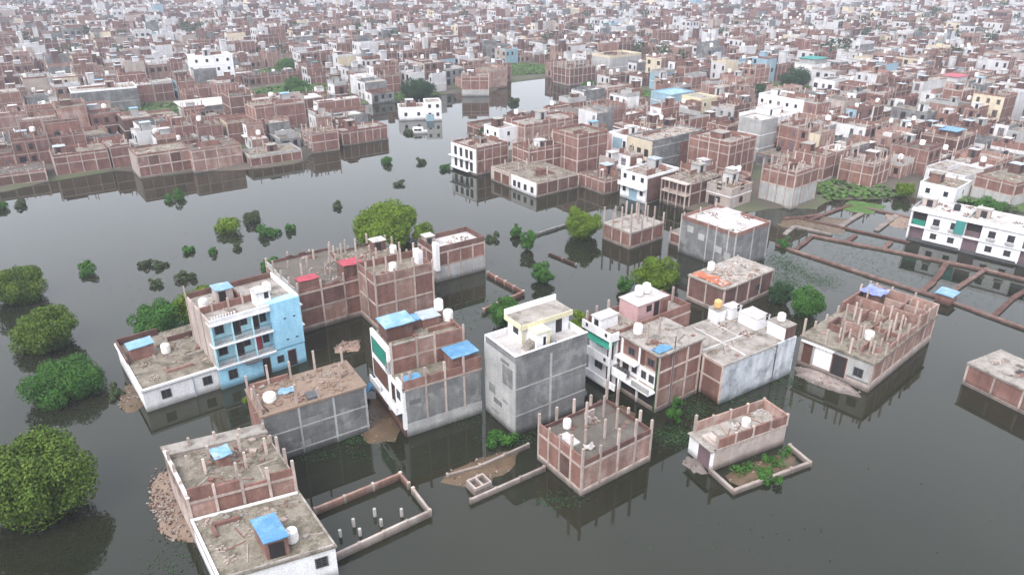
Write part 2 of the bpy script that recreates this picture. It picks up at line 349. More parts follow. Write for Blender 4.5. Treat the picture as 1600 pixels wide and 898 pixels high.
    def room(s, u0, u1, v0, v1, z, h, mat, roofmat='deck_light', over=.15, door=None, dmat='door_dark', slope=0.0, name='roof_room', window=None):
        r = s.part(name, [(u0, u1, v0, v1, z - .05, z + h)], mat)
        m = MB(); m.sheet(u0 - over, u1 + over, v0 - over, v1 + over, lambda x, y, i, j: z + h + .10 + slope * i + .02 * math.sin(9 * i + 4 * j), .085, 5, 5); s.mk(m, 'roof_sheet', roofmat, r)
        for spec, nm, hh, zz in ((door, 'door', min(1.9, h - .25), z + .07), (window, 'window', .8, z + .9)):
            if not spec: continue
            f, a, w = spec
            t = .02
            bx = {0: (a, a + w, v0 - t, v0 + .05), 1: (u1 - .05, u1 + t, a, a + w), 2: (a, a + w, v1 - .05, v1 + t), 3: (u0 - t, u0 + .05, a, a + w)}[f]
            s.part(nm, [(*bx, zz, zz + hh)], dmat, r)
        return r
    def patches(s, face, n, z0, z1, mats=('plaster_soft', 'grey_plaster', 'plaster_mid'), o=.0, size=(.8, 2.4)):
        """areas of render laid on at different times"""
        L = s.length(face); used = []
        for k in range(n * 6):
            if len(used) >= n: break
            w, hh = rnd.uniform(*size), rnd.uniform(*size) * .55; a = rnd.uniform(.1, max(.2, L - w - .1)); z = rnd.uniform(z0, max(z0 + .1, z1 - hh))
            if any(a < b + bw + .05 and b < a + w + .05 and z < y + bh + .05 and y < z + hh + .05 for b, bw, y, bh in used): continue
            used.append((a, w, z, hh)); s.part('plaster_patch', [s.fb(face, a, min(a + w, L - .05), z, z + hh, o - .05, o + .012)], mats[k % len(mats)])
    def clutter(s, z, n=14, u0=.6, u1=None, v0=.6, v1=None, mats=('rubble', 'deck_light', 'brick', 'concrete')):
        """bricks, planks and rubble left lying on the roof"""
        u1 = s.w - .6 if u1 is None else u1; v1 = s.d - .6 if v1 is None else v1; m = MB()
        for i in range(n):
            u, v, a = rnd.uniform(u0, u1), rnd.uniform(v0, v1), rnd.uniform(0, 3.1); m.cur = rnd.randrange(len(mats))
            k = rnd.random()
            if k < .5:
                for q in range(12): m.rbox(u + rnd.gauss(0, .4), v + rnd.gauss(0, .35), a + rnd.random(), -.11, .11, -.06, .06, z - .03, z + rnd.uniform(.03, .16))
            elif k < .75: m.rbox(u, v, a, -rnd.uniform(.5, 1.4), rnd.uniform(.3, 1), -.05, .05, z - .03, z + .05)
            else: m.rbox(u, v, a, -rnd.uniform(.1, .35), .25, -.2, rnd.uniform(.1, .3), z - .03, z + rnd.uniform(.05, .25))
        tag(s.mk(m, 'roof_debris', list(mats)), kind='stuff')

def tank(label, x, y, z, r=.5, h=1.0, mat='tank_white', group='water tanks on the roofs', stand=0.0):
    o = empty('water_tank', x, y, z); tag(o, label, 'water tank', group)
    if stand: MB().box(-r * .8, r * .8, -r * .8, r * .8, -.02, stand).build('stand', 'brick', o)
    b = MB().lathe([(r * .93, stand), (r, stand + .06), (r, stand + h * .3), (r * 1.04, stand + h * .34), (r, stand + h * .38), (r, stand + h * .62), (r * 1.04, stand + h * .66), (r, stand + h * .7), (r * .98, stand + h * .86), (r * .86, stand + h * .95), (r * .45, stand + h)], k=14).build('body', mat, o, smooth=False)
    MB().lathe([(r * .42, stand + h - .03), (r * .42, stand + h + .06), (r * .36, stand + h + .08)], k=12).build('lid', mat, o)
def tarp(label, x, y, z, w, d, rot, mat='tarp_blue', amp=.12, slope=.0, cat='tarpaulin', group=None, name='tarpaulin'):
    p = rnd.uniform(0, 6); m = MB()
    m.sheet(-w / 2, w / 2, -d / 2, d / 2, lambda u, v, i, j: amp * (math.sin(7 * i + p) * math.cos(5 * j + 2 * p) + .5 * math.sin(13 * j + 8 * i)) + slope * i + amp, .03, 12, 12)
    o = m.build(name, mat); o.location = (x, y, z); o.rotation_euler = (0, 0, R(rot)); tag(o, label, cat, group); return o

# ------------------------------------------------------------------ near houses, each built from its own plan
GN = 'flooded houses standing in the water'
# A: long split-level house at the lower left
h = House('house', 'long low house with dirty flat roofs on two levels beside the brick rubble heap', -20.28, 38.18, 36, 8.2, 15.2, GN, shear=(.22, 8.2))
lo = h.sub(0, 0, 8.2, 7.7); lo.block(-2, 2.95, 'white_paint'); lo.roof(3.0, 'deck', over=.12)
lo.window(0, 6.6, 1.3, .95, 1.0); lo.window(0, 1.0, 1.2, 1.2, 1.0); lo.window(1, 3.2, 1.2, 1.0, 1.0)
lo.part('roof_kerb', [(-.1, .1, .2, 7.5, 3.0, 3.22), (.1, 8.1, 7.3, 7.5, 3.0, 3.2)], 'white_paint'); lo.part('roof_kerb', [(.1, 8.1, -.1, .08, 3.0, 3.2), (8.1, 8.28, .1, 7.2, 3.0, 3.16)], 'deck_light')
lo.room(3.5, 5.1, .5, 3.4, 3.0, 1.7, 'brick', 'tarp_blue', .12, door=(0, 3.7, 1.1), slope=.1)
lo.part('wall_remnant', [(1.2, 3.2, 5.9, 6.15, 3.0, 3.4), (1.0, 1.25, 4.6, 5.9, 3.0, 3.3)], 'brick'); lo.clutter(3.07, 22)
up = h.sub(0, 7.7, 8.2, 7.5)
up.frame([2.7, 4.7], 4, 4, lambda f, i, k: 'brick' if k % 3 else 'brick_pale', ext=(.5, 1.7)); up.roof(4.72, 'deck'); up.clutter(4.79, 30)
for k, hh in enumerate((1.25, .9, .25, .75)): up.part('parapet', [(.15 + 2.02 * k, .15 + 2.02 * k + 1.86, .02, .17, 4.7, 4.7 + hh)], 'brick')
up.part('parapet', [(.02, .17, .3, 7.2, 4.7, 5.2)], 'brick_pale'); up.part('coping', [(-.06, .22, -.2, 7.4, 5.2, 5.3)], 'white_paint')
up.part('back_canopy', [(-.1, 8.3, 6.7, 8.3, 4.95, 5.15)], 'deck_light'); up.part('back_wall', [(.05, 8.15, 6.75, 6.95, 4.7, 4.95)], 'concrete')
up.stubs([(2.2, 3.2), (3.0, 5.2), (5.2, 2.6), (5.5, 5.2), (7.2, 3.8), (4.2, 1.5), (1.2, 4.4)], 4.7, (1.0, 2.0))
up.room(3.3, 4.3, 3.6, 4.9, 4.75, 1.0, 'brick', 'deck_light', .05)
x, y = up.pt(3.8, 4.2); tarp('small crumpled blue tarpaulin on the upper roof behind the brick parapet', x, y, 5.85, 1.5, 1.7, 36, 'tarp_pale', .07)
x, y = lo.pt(5.75, 1.9); tank('white water tank beside the blue roofed hut on the split-level house', x, y, 3.07, .5, 1.1)

# white low house at the left
h = House('house', 'low white house with two dark windows and a wide dirty flat roof', -38.7, 65.2, 37.5, 9.0, 12.3, GN)
h.block(-2, 2.55, 'white_paint'); h.roof(2.6, 'deck', over=.1)
h.part('roof_kerb', [(-.16, .06, -.16, 12.4, 2.55, 2.85)], 'white_paint'); h.part('roof_kerb', [(.06, 9.1, -.17, .05, 2.55, 2.82)], 'white_paint')
h.window(0, 1.7, .95, 1.0, 1.05); h.window(0, 6.0, .95, 1.0, 1.05); h.part('drain_pipe', [(5.0, 5.09, -.1, .0, -.5, 2.6)], 'tin')
h.room(.6, 3.1, 7.0, 8.8, 2.62, 1.5, 'brick', 'tarp_pale', .12, slope=.1); h.part('parapet', [(.1, 4.6, 11.9, 12.15, 2.6, 3.5)], 'brick_dark'); h.part('parapet', [(-.02, .16, 6.4, 11.9, 2.6, 3.4)], 'brick_dark')
h.part('parapet', [(5.0, 8.8, 9.2, 9.45, 2.6, 3.3)], 'brick_dark')
h.part('low_partition', [(3.0, 5.8, 2.0, 2.2, 2.6, 3.0), (3.0, 3.2, 2.2, 3.2, 2.6, 3.05)], 'brick_pale'); h.part('low_partition', [(5.8, 7.6, 4.2, 4.4, 2.6, 3.05)], 'deck_light'); h.clutter(2.67, 22)
x, y = h.pt(4.2, 6.9); tank('white water tank on the roof of the low white house', x, y, 2.67, .5, 1.1)

# blue house
h = House('house', 'bright blue three-storey house with stacked balconies and a plain blue end wall', -32.3, 69.5, 38, 10.1, 8.3, GN)
h.block(-2, 8.0, 'aqua_paint', u0=.15, u1=9.95, v0=1.25, v1=8.2)
h.part('wall', [(6.6, 10.1, 0, 1.3, 2.75, 8.6)], 'blue_paint'); h.part('wall', [(0, 10.05, .05, 1.3, -2, 2.6)], 'blue_paint')
for z in (2.55, 5.2, 7.85):
    h.part('balcony_slab', [(-.05, 6.65, -.12, 1.3, z, z + .2)], 'white_paint')
for u in (0.0, 2.2, 4.4):
    for z in (2.75, 5.4): h.part('balcony_post', [(u, u + .16, -.03, .2, z, z + 2.45)], 'aqua_paint')
for z in (2.75, 5.4):
    for u in (.16, 2.36, 4.56):
        h.part('railing', [(u, u + 2.04, .02, .07, z + .85, z + .9)] + [(u + .1 + q * .14, u + .125 + q * .14, .03, .06, z, z + .85) for q in range(14)] + [(u, u + 2.0, .02, .06, z + .3, z + .34)], 'iron')
    h.window(0, .7, z + .75, 1.0, 1.15, -1.25); h.door(0, 2.6, z + .02, .9, 2.0, -1.25); h.window(0, 3.5, z + 1.0, .8, .9, -1.25); h.door(0, 4.75, z + .02, .85, 2.0, -1.25, 'tarp_red' if z < 3 else 'door_dark')
    h.window(0, 5.7, z + .7, .75, 1.1, -1.25)
h.window(0, 1.0, .9, 1.0, 1.2, -.05); h.door(0, 4.9, .0, .9, 2.2, -.05); h.part('awning', [(3.0, 4.7, -.5, .04, 2.3, 2.45)], 'iron'); h.door(0, 7.9, .1, 1.0, 2.1, -.05); h.window(0, 6.6, 1.0, .8, .9, -.05)
h.part('side_wall', [(-.02, .2, .2, 8.2, -2, 8.4)], 'plaster_pink'); h.part('side_column', [(-.12, -.02, 2.7, 2.95, -2, 9.2)], 'concrete'); h.part('side_column', [(-.12, -.02, 5.4, 5.65, -2, 9.0)], 'concrete'); h.part('side_column', [(-.12, -.02, 8.0, 8.25, -2, 9.8)], 'concrete')
h.roof(8.05, 'deck_light'); h.part('parapet', [(0, 6.6, -.05, .1, 8.05, 8.6)], 'white_paint'); h.part('parapet', [(9.9, 10.12, .1, 8.2, 8.0, 8.75)], 'white_paint'); h.part('parapet', [(.2, 9.9, 8.05, 8.25, 8.0, 8.8)], 'brick_dark')
h.part('parapet', [(.1, 6.0, 3.1, 3.3, 8.1, 8.9), (4.6, 4.8, 3.3, 6.4, 8.1, 8.9)], 'brick')
for u in (1.2, 3.0, 4.6): h.part('column', [(u, u + .22, 3.0, 3.22, 8.1, 9.3)], 'concrete')
h.room(2.4, 4.2, 4.4, 6.2, 8.1, 1.7, 'plaster_pink', 'tarp_pale', .15, door=(0, 2.6, .8), slope=-.1)
h.room(5.6, 7.2, .9, 2.6, 8.1, 1.7, 'white_paint', 'deck_white', .1, window=(0, 6.5, .5))
for k in range(9): h.part('baluster', [(.3 + .3 * k, .42 + .3 * k, -.04, .08, 8.6, 8.95)], 'white_paint')
for z in (3.6, 6.3):
    for u in (8.0, 9.1): h.part('vent', [(u, u + .3, -.03, .02, z, z + .14)], 'door_dark')
for z in (3.0, 5.6): h.part('sunshade', [(10.05, 10.6, .5, 1.9, z + 1.5, z + 1.62)], 'white_paint'); h.window(1, .8, z + .3, .8, 1.1)
h.clutter(8.12, 8)
x, y = h.pt(.9, 4.7); tank('white water tank at the back corner of the blue house roof', x, y, 8.12, .5, 1.1)
x, y = h.pt(8.1, 4.6); tank('white water tank behind the white roof hut of the blue house', x, y, 8.12, .5, 1.1)

# brick row behind the blue house
h = House('house', 'wide unplastered brick house behind the blue house with two red roof covers', -26.7, 82.8, 36, 9.3, 11.6, GN)
h.frame([.5, 2.9, 5.4], 3, 4, lambda f, i, k: ('brick', 'brick_pale', 'brick', 'brick_dark')[(k + i * 2) % 4], ext=(.4, 1.5)); h.roof(5.42, 'deck_dark'); h.clutter(5.5, 26)
h.room(.5, 3.0, .25, 1.9, 5.45, 1.3, 'brick', 'brick_dark', .02); h.room(6.4, 9.1, .25, 2.3, 5.45, 1.9, 'brick_dark', 'brick_dark', .02)
x, y = h.pt(1.75, 1.0); tarp('red tarpaulin on the smaller roof hut next to the blue house', x, y, 6.85, 2.7, 1.7, 36, 'tarp_red', .05)
x, y = h.pt(7.75, 1.2); tarp('red tarpaulin on the taller roof hut against the tall brick house', x, y, 7.45, 2.8, 2.2, 36, 'tarp_red', .06)
h.parapet(5.4, .5, 'brick', (0,), jag=True); h.parapet(5.4, .6, 'plaster_light', (3,), jag=True); h.parapet(5.4, .7, 'brick_dark', (2,), jag=True)
h.stubs([(2.2, 4), (3.3, 4.2), (5.2, 3.4), (5.8, 3.4), (4.1, 7), (7, 6.5), (2, 8.5), (6, 9.5), (8.6, 8.6)], 5.4, (.8, 2.0))

# tall brick house
h = House('house', 'tall bare brick house with concrete grid rising behind the green-windowed house', -17.0, 82.9, 33, 8.1, 5.6, GN)
h.frame([.6, 3.6, 6.7], 3, 2, lambda f, i, k: 'brick_pale' if (f == 0 and i == 0) or k == 1 else 'brick', ext=(1.2, 2.4)); h.roof(6.72, 'deck'); h.clutter(6.8, 14)
h.parapet(6.7, 1.15, 'brick_pale', (0,)); h.parapet(6.7, 1.0, 'brick', (3, 1, 2)); h.stubs([(2.5, 2), (4.6, 3), (6, 1.6), (5.5, 4.2), (1.5, 3.6)], 6.7, (.9, 2.2))
x, y = h.pt(3.1, 1.3); tank('white tank standing on the roof of the tall bare brick house', x, y, 6.8, .5, 1.1, stand=.6)
h.part('stair_wall', [(7.2, 7.9, 2.4, 4.0, 6.7, 8.6)], 'white_paint')
h = House('house', 'brick house with round rubble roof and dark hut in front of big tree', -21.6, 89.4, 34, 8.6, 7.2, GN)
h.frame([.6, 3.0, 5.6], 3, 3, None, ext=(.5, 1.8)); h.roof(5.62, 'deck'); h.clutter(5.7, 34); h.parapet(5.6, .6, 'brick_dark', (3, 2), jag=True); h.parapet(5.6, .45, 'brick_pale', (0,), jag=True)
h.room(5.6, 7.4, 4.4, 6.0, 5.65, 1.4, 'brick_dark', 'deck_white', .15, door=(0, 5.9, .8)); h.stubs([(1, 5), (2, 6), (3.5, 6), (7.6, 3), (4, 2.2)], 5.6, (1, 2.2))
x, y = h.pt(7.7, 2.6); tank('white tank near the dark hut on the round rubble roof', x, y, 5.7, .5, 1.1)
h = House('house', 'brick house with grey plaster base and walled empty roof beside the big tree', -11.1, 98.1, 34.5, 8.5, 5.2, GN)
h.frame([2.3, 4.6], 4, 2, lambda f, i, k: 'brick', plinth='plaster_light', ext=(.0, .1)); h.roof(4.62, 'deck_white'); h.parapet(4.6, .85, 'brick_dark', (0, 1, 2, 3))
h.room(.3, 1.8, 3.2, 4.7, 4.65, 1.3, 'deck_light', 'deck_white', .1, door=(0, .5, .8)); h.clutter(4.7, 10); h.part('stair_wall', [(-.1, .5, -.5, .6, 2.0, 6.2)], 'white_paint')

# green-windowed white fronted house
h = House('house', 'stepped house with white front, green shaded windows and long grey plaster side', -10.7, 60.8, 30, 8.7, 8.4, GN)
fl = h.sub(0, 0, 8.7, 3.4)
fl.block(-2, 5.4, 'grey_plaster', u0=.25, u1=8.65, v0=.02, v1=3.45); fl.part('plaster_band', [(.2, 8.7, -.02, .02, -2, 1.5)], 'plaster_light')
for u in (2.4, 4.5, 6.6): fl.part('column', [(u, u + .22, -.04, .2, 1.5, 7.4)], 'concrete')
fl.patches(0, 6, 1.7, 5.2, ('plaster_mid', 'plaster_soft'), o=-.02); fl.part('beam', [(.0, 8.72, -.05, .25, 5.3, 5.5)], 'concrete'); fl.roof(5.45, 'deck')
for a, b, hh in ((.2, 2.4, 1.0), (2.62, 4.5, .95), (4.72, 6.6, .9), (6.82, 8.7, 1.45)): fl.part('wall_panel', [(a, b, 0, .15, 5.45, 5.45 + hh)], 'brick')
fl.part('parapet', [(8.5, 8.7, .2, 3.3, 5.45, 6.5)], 'brick'); fl.clutter(5.53, 10)
for u in (.1, .9): fl.part('column', [(u, u + .2, .2, .4, 5.45, 7.2)], 'concrete')
hi = h.sub(0, 3.4, 8.7, 5.0)
hi.block(-2, 8.1, 'brick', u0=.25, u1=8.7, v0=.02, v1=5.0); hi.roof(8.15, 'deck')
hi.part('beam', [(.2, 8.75, -.06, .02, 7.0, 7.2)], 'concrete')
for u in (.25, 3.0, 5.0, 8.3): hi.part('column', [(u, u + .22, -.08, .02, 5.4, 9.1)], 'concrete')
for a, b, mt in ((.48, 3.0, 'brick'), (3.23, 5.0, 'brick_pale'), (5.23, 8.3, 'brick')):
    hi.part('wall_panel', [(a, b, -.03, .03, 5.5, 7.0)], mt); hi.part('wall_panel', [(a, b, -.03, .12, 7.2, 8.7)], mt)
hi.part('coping', [(.2, 5.0, -.06, .2, 8.7, 8.8)], 'deck_light')
hi.room(.7, 3.6, 1.8, 4.2, 8.2, 1.6, 'brick_dark', 'tarp_pale', .2, door=(0, 1.4, .9), dmat='timber', slope=.1)
hi.room(3.9, 5.0, 3.0, 4.4, 8.2, 1.0, 'brick_dark', 'tarp_blue', .1)
hi.room(5.1, 7.0, 2.8, 4.6, 8.2, 1.0, 'brick', 'tin', .15); hi.part('wall_remnant', [(5.2, 8.2, 1.6, 1.75, 8.2, 8.7), (8.2, 8.4, .3, 3.5, 8.2, 8.6)], 'brick'); hi.clutter(8.23, 20, mats=('rubble', 'brick', 'brick_pale', 'concrete'))
h.part('front_wall', [(0, .3, 0, 8.4, -2, .9)], 'brick_dark'); h.part('front_wall', [(-.02, .27, 3.4, 8.4, 2.9, 8.6)], 'white_paint'); h.part('front_wall', [(-.02, .27, -.02, 3.4, 2.9, 5.5)], 'white_paint')
h.part('front_wall', [(.2, .3, 0, 8.4, .9, 2.9)], 'door_dark'); h.part('front_post', [(-.04, .3, -.04, .4, .9, 2.95)], 'white_paint'); h.part('front_post', [(-.02, .28, 4.0, 4.4, .9, 2.9)], 'white_paint')
h.part('balcony', [(-.75, .0, .2, 7.6, 2.8, 3.0)], 'white_paint'); h.part('balcony_wall', [(-.75, -.62, .2, 3.2, 3.0, 3.7)], 'white_paint'); h.part('balcony_wall', [(-.75, -.62, 4.6, 7.6, 3.0, 3.6)], 'white_paint')
h.window(3, 3.9, 6.0, 4.1, 1.9, .02, grille=False, pane='tarp_green'); h.window(3, 3.9, 3.2, 4.1, 2.1, .02, grille=False, pane='timber'); h.window(3, .6, 4.0, .9, 1.0, .02); h.door(3, 2.0, 3.0, .9, 2.0, .02); h.window(3, .7, 1.6, 1.0, .9, .04)
h.part('parapet', [(-.02, .2, .2, 1.6, 5.5, 6.2)], 'white_paint'); h.part('ornament', [(-.04, .22, 3.4, 3.9, 5.5, 7.0), (-.04, .22, 3.9, 4.4, 5.5, 6.3)], 'plaster_light')
x, y = h.pt(7.3, 1.5); hut = (x, y)
fl.room(5.7, 8.4, .35, 2.6, 5.5, 1.75, 'brick', 'tarp_blue', .1)
x, y = h.pt(7.0, 1.35); tarp('flat bright blue tarpaulin over the hut on the lower roof terrace', x, y, 7.42, 3.1, 2.6, 30, 'tarp_blue', .03, .1)
x, y = h.pt(1.2, .55); tarp('small blue tarpaulin at the corner of the lower roof terrace', x, y, 6.45, 1.9, 1.0, 30, 'tarp_blue', .04)
x, y = h.pt(7.6, 7.6); tank('white tank raised on a post at the back of the stepped house', x, y, 8.2, .5, 1.2, stand=1.0)
x, y = h.pt(8.2, 6.6); tank('white tank by red rubble on the stepped house roof', x, y, 8.22, .55, 1.2)
x, y = h.pt(7.2, 7.9); tarp('dark green tarpaulin between two white tanks on the stepped house', x, y, 8.4, 2.0, 1.4, 30, 'tarp_green', .1)
x, y = h.pt(-1.0, 8.9); tarp('bright blue plastic sheet bundled in the gap behind the white front', x, y, .6, 1.8, 1.5, 30, 'tarp_blue', .45)

# tall grey plaster house with yellow and white roof rooms
h = House('house', 'tall grey cement-plastered house with white and yellow rooms on its roof', .3, 61.1, 34, 9.0, 5.6, GN)
h.block(-2, 8.3, 'grey_plaster', u0=.12, u1=8.95, v0=0, v1=5.55); h.part('side_wall', [(-.02, .12, -.01, 5.58, -2, 8.32)], 'plaster_light')  # lighter plaster on the left side paints in its brighter, sunward look
for z in (2.2, 5.3): h.part('plaster_band', [(-.03, 9.0, -.03, .0, z, z + .14)], 'plaster_light')
h.part('plaster_patch', [(4.2, 4.5, -.025, .0, -1.5, 8.2)], 'plaster_light'); h.part('plaster_patch', [(.5, 3.9, -.02, .0, 5.7, 7.6)], 'grey_plaster'); h.part('plaster_patch', [(4.8, 8.5, -.02, .0, 2.6, 4.9)], 'grey_plaster'); h.part('plaster_patch', [(-.05, -.02, .4, 2.2, 5.2, 7.4)], 'grey_plaster'); h.part('plaster_patch', [(-.05, -.02, 3.6, 4.7, 3.0, 4.0)], 'grey_plaster')
h.patches(0, 9, .3, 8.0, o=.0); h.patches(3, 6, .3, 8.0, ('plaster_mid', 'grey_plaster', 'plaster_light'), o=.02, size=(.6, 1.6)); h.roof(8.35, 'deck_white'); h.parapet(8.35, .75, 'grey_plaster', (0, 3), cap='white_paint'); h.parapet(8.35, .75, 'white_paint', (1, 2))
h.part('partition', [(4.9, 5.1, .1, 2.6, 8.4, 9.3)], 'grey_plaster')
r = h.room(2.7, 8.6, 2.7, 5.3, 8.4, 2.2, 'white_paint', 'deck_light', .28, door=(0, 6.9, .8)); h.part('parapet', [(2.4, 8.9, 5.35, 5.55, 10.7, 11.3)], 'white_paint', r); h.part('fascia', [(2.45, 8.85, 2.36, 2.46, 10.2, 10.75)], 'yellow_paint', r); h.part('side_band', [(2.36, 2.46, 2.5, 5.5, 10.2, 10.75)], 'yellow_paint', r); h.part('pilaster', [(2.6, 2.95, 2.63, 2.75, 8.4, 10.3)], 'yellow_paint', r); h.part('window', [(2.66, 2.75, 3.4, 4.3, 9.2, 10.2)], 'pane', r); h.part('pilaster', [(4.7, 5.1, 2.6, 2.75, 8.4, 10.7)], 'yellow_paint', r)
r = h.part('stair_room', [(3.2, 4.8, .9, 2.7, 8.35, 10.2)], 'white_paint'); h.part('stair_cap', [(3.1, 4.9, .8, 2.7, 10.2, 10.35)], 'yellow_paint', r); h.part('window', [(4.0, 4.3, .87, .95, 8.8, 9.7)], 'pane', r); h.part('pilaster', [(4.45, 4.83, .85, 1.1, 8.4, 10.2)], 'yellow_paint', r)
h.part('stair_flight', [(2.2 + .22 * q, 2.42 + .22 * q, 1.2, 2.2, 8.4, 8.5 + .2 * q) for q in range(5)], 'deck_light')

# pink roof room house
h = House('house', 'narrow three-storey house with white balcony front, green awning and pink roof room', 10.7, 69.1, 36, 12.4, 4.6, GN)
h.block(-2, 6.45, 'brick', u0=1.0, u1=12.4, v0=0, v1=4.55); h.part('beam', [(1, 12.42, -.03, .05, 6.2, 6.45)], 'concrete'); h.part('beam', [(1, 12.42, -.03, .05, 3.2, 3.4)], 'concrete')
h.roof(6.5, 'deck_light'); h.parapet(6.5, .9, 'brick', (0, 2)); h.part('parapet', [(12.2, 12.38, .1, 4.4, 6.4, 7.3)], 'brick')
for z in (.4, 3.3, 6.3): h.part('balcony_slab', [(-.25, 1.05, -.1, 4.6, z, z + .2)], 'white_paint')
h.part('front_wall', [(.95, 1.02, .02, 4.5, -2, 6.3)], 'white_paint')
for z in (.6, 3.5): h.part('balcony_wall', [(-.25, -.1, -.08, 4.6, z, z + .85)], 'white_paint'); h.part('post', [(-.22, .0, -.08, .15, z + .85, z + 2.8)], 'white_paint'); h.door(3, .6, z, .9, 2.1, -.95); h.window(3, 2.2, z + .8, 1.2, 1.2, -.95)
h.part('balcony_wall', [(-.25, -.1, -.08, 4.6, 6.5, 7.3)], 'white_paint'); h.part('balcony_wall', [(-.1, 1.0, -.08, .06, 6.5, 7.3)], 'white_paint')
for v in (.5, 3.6): h.part('vent_hole', [(-.27, -.2, v, v + .35, 6.7, 7.1)], 'door_dark'); h.part('vent_hole', [(-.27, -.2, v, v + .35, 3.7, 4.1)], 'door_dark')
h.room(.3, 2.9, 2.2, 3.6, 6.55, 1.4, 'white_paint', 'deck_white', .12, door=(3, 2.5, .7))
h.room(5.0, 9.8, 1.3, 4.2, 6.55, 2.0, 'pink_paint', 'deck_white', .12, door=(0, 7.6, .8), window=(0, 6.4, .8)); h.part('wall', [(8.6, 9.8, 1.0, 1.3, 6.55, 8.4)], 'brick'); h.clutter(6.58, 14, u1=5)
for k, (u, v) in enumerate(((.2, 4.3), (1.6, 4.3), (3.4, 4.3), (9.9, 4.2), (9.0, .3), (11.9, 2.4), (7.5, 4.5))): h.part('column', [(u, u + .22, v, v + .22, 6.4, 8.2 + .2 * (k % 3))], 'concrete')
sl = bpy.data.objects
m = MB(); m.sheet(-.5, .9, 0.0, 4.0, lambda x, y, i, j: 5.55 + .65 * i + .05 * math.sin(9 * j), .03, 5, 8); h.mk(m, 'awning', 'tarp_green')
x, y = h.pt(7.0, 3.2); tank('first of two white tanks on the pink roof room', x, y, 8.75, .5, 1.1); x, y = h.pt(8.2, 3.2); tank('second white tank, deeper along the pink roof room', x, y, 8.75, .5, 1.1)

# brick house with blue tarp
h = House('house', 'three-storey brick house with blue tarpaulin on flat roof and white balcony front', 15.1, 65.1, 36, 6.5, 5.6, GN)
h.frame([.3, 2.6, 4.7, 6.9], 3, 2, lambda f, i, k: 'brick_pale' if i == 0 else 'brick', ext=(-.15, .0), faces=(0, 1, 2)); h.roof(6.95, 'deck_light', over=.22); h.clutter(7.05, 10)
h.part('front_wall', [(-.01, .22, .15, 5.5, 2.6, 4.6)], 'white_paint'); h.part('front_wall', [(-.01, .22, .15, 5.5, 4.8, 6.7)], 'brick'); h.part('front_wall', [(.05, .22, .15, 5.5, -1, 2.5)], 'door_dark')  # last panel is dark to paint the shade of the open ground floor
for v in (.05, 2.6, 5.2): h.part('front_column', [(-.1, .2, v, v + .25, -1.5, 6.7)], 'white_paint' if v > 1 else 'leaf_dark')
h.part('balcony_slab', [(-1.2, .1, .1, 5.6, 2.4, 2.6)], 'white_paint'); h.part('balcony_wall', [(-1.2, -1.06, .1, 2.6, 2.6, 3.2)], 'plaster_light'); h.part('balcony_wall', [(-1.2, -1.06, 3.4, 5.6, 2.6, 3.4)], 'white_paint'); h.part('balcony_slab', [(-.9, .1, 2.6, 5.6, 4.6, 4.75)], 'white_paint')
for v in (.5, 1.6, 3.0): h.window(3, v, 3.3, .7, .9, .02)
h.door(3, 4.2, 2.6, .9, 1.9, .02); h.door(3, 2.0, 4.8, .9, 1.85, .02, 'timber'); h.window(3, .6, 5.2, 1.0, .9, .02); h.window(3, 3.4, 5.2, 1.0, .9, .02)
for k in range(4): h.part('flower_pot', [(-1.0, -.75, 3.3 + .5 * k, 3.55 + .5 * k, 3.0, 3.75)], 'iron')
h.part('front_post', [(-1.18, -.98, 4.4, 4.6, -1.5, 2.4)], 'white_paint'); h.part('balcony_wall', [(-2.0, -1.86, 4.2, 5.6, 1.2, 2.0)], 'white_paint')
h.part('downpipe', [(2.05, 2.13, -.12, -.04, -1, 8.6)], 'iron'); h.stubs([(1.2, 3.0), (3.4, 3.4)], 6.95, (1.6, 2.2))
x, y = h.pt(1.0, .7); tarp('bright blue tarpaulin lying at the front corner of the three-storey brick roof', x, y, 7.05, 2.1, 1.2, 36, 'tarp_blue', .1); x, y = h.pt(1.5, 4.7); tank('white tank on the flat roof with the blue tarpaulin', x, y, 7.05, .5, 1.1)

# whitewashed long house
h = House('house', 'long flat-roofed house with pale whitewashed side wall and white huts along its back', 22.4, 66.7, 33, 11.6, 8.8, GN)
h.block(-2, 4.6, 'brick', u0=.02, u1=11.55, v0=.12, v1=8.7); h.part('side_wall', [(.0, 8.3, .0, .12, -2, 4.75)], 'whitewash'); h.part('side_wall', [(8.4, 11.6, -.05, .12, -2, 4.9)], 'whitewash'); h.part('drain_pipe', [(8.28, 8.42, -.06, .02, -1, 4.8)], 'iron')
h.patches(0, 7, .5, 4.4, ('whitewash', 'plaster_light', 'whitewash'), o=.0, size=(.7, 2.2)); h.roof(4.65, 'deck_light'); h.part('beam', [(-.04, .1, .0, 8.7, 2.4, 2.6)], 'concrete'); h.part('beam', [(-.05, .12, .0, 8.8, 4.45, 4.75)], 'concrete')
for v in (.05, 2.8, 5.7): h.part('column', [(-.06, .1, v, v + .25, -2, 4.5)], 'concrete')
h.part('coping', [(.0, 8.3, -.06, .2, 4.75, 4.85)], 'deck_light'); h.part('roof_strip', [(3.4, 3.7, .3, 8.0, 4.7, 4.84), (.4, 8.0, 3.5, 3.7, 4.7, 4.82), (6.2, 6.4, 3.7, 8, 4.7, 4.83)], 'deck_white'); h.clutter(4.72, 16)
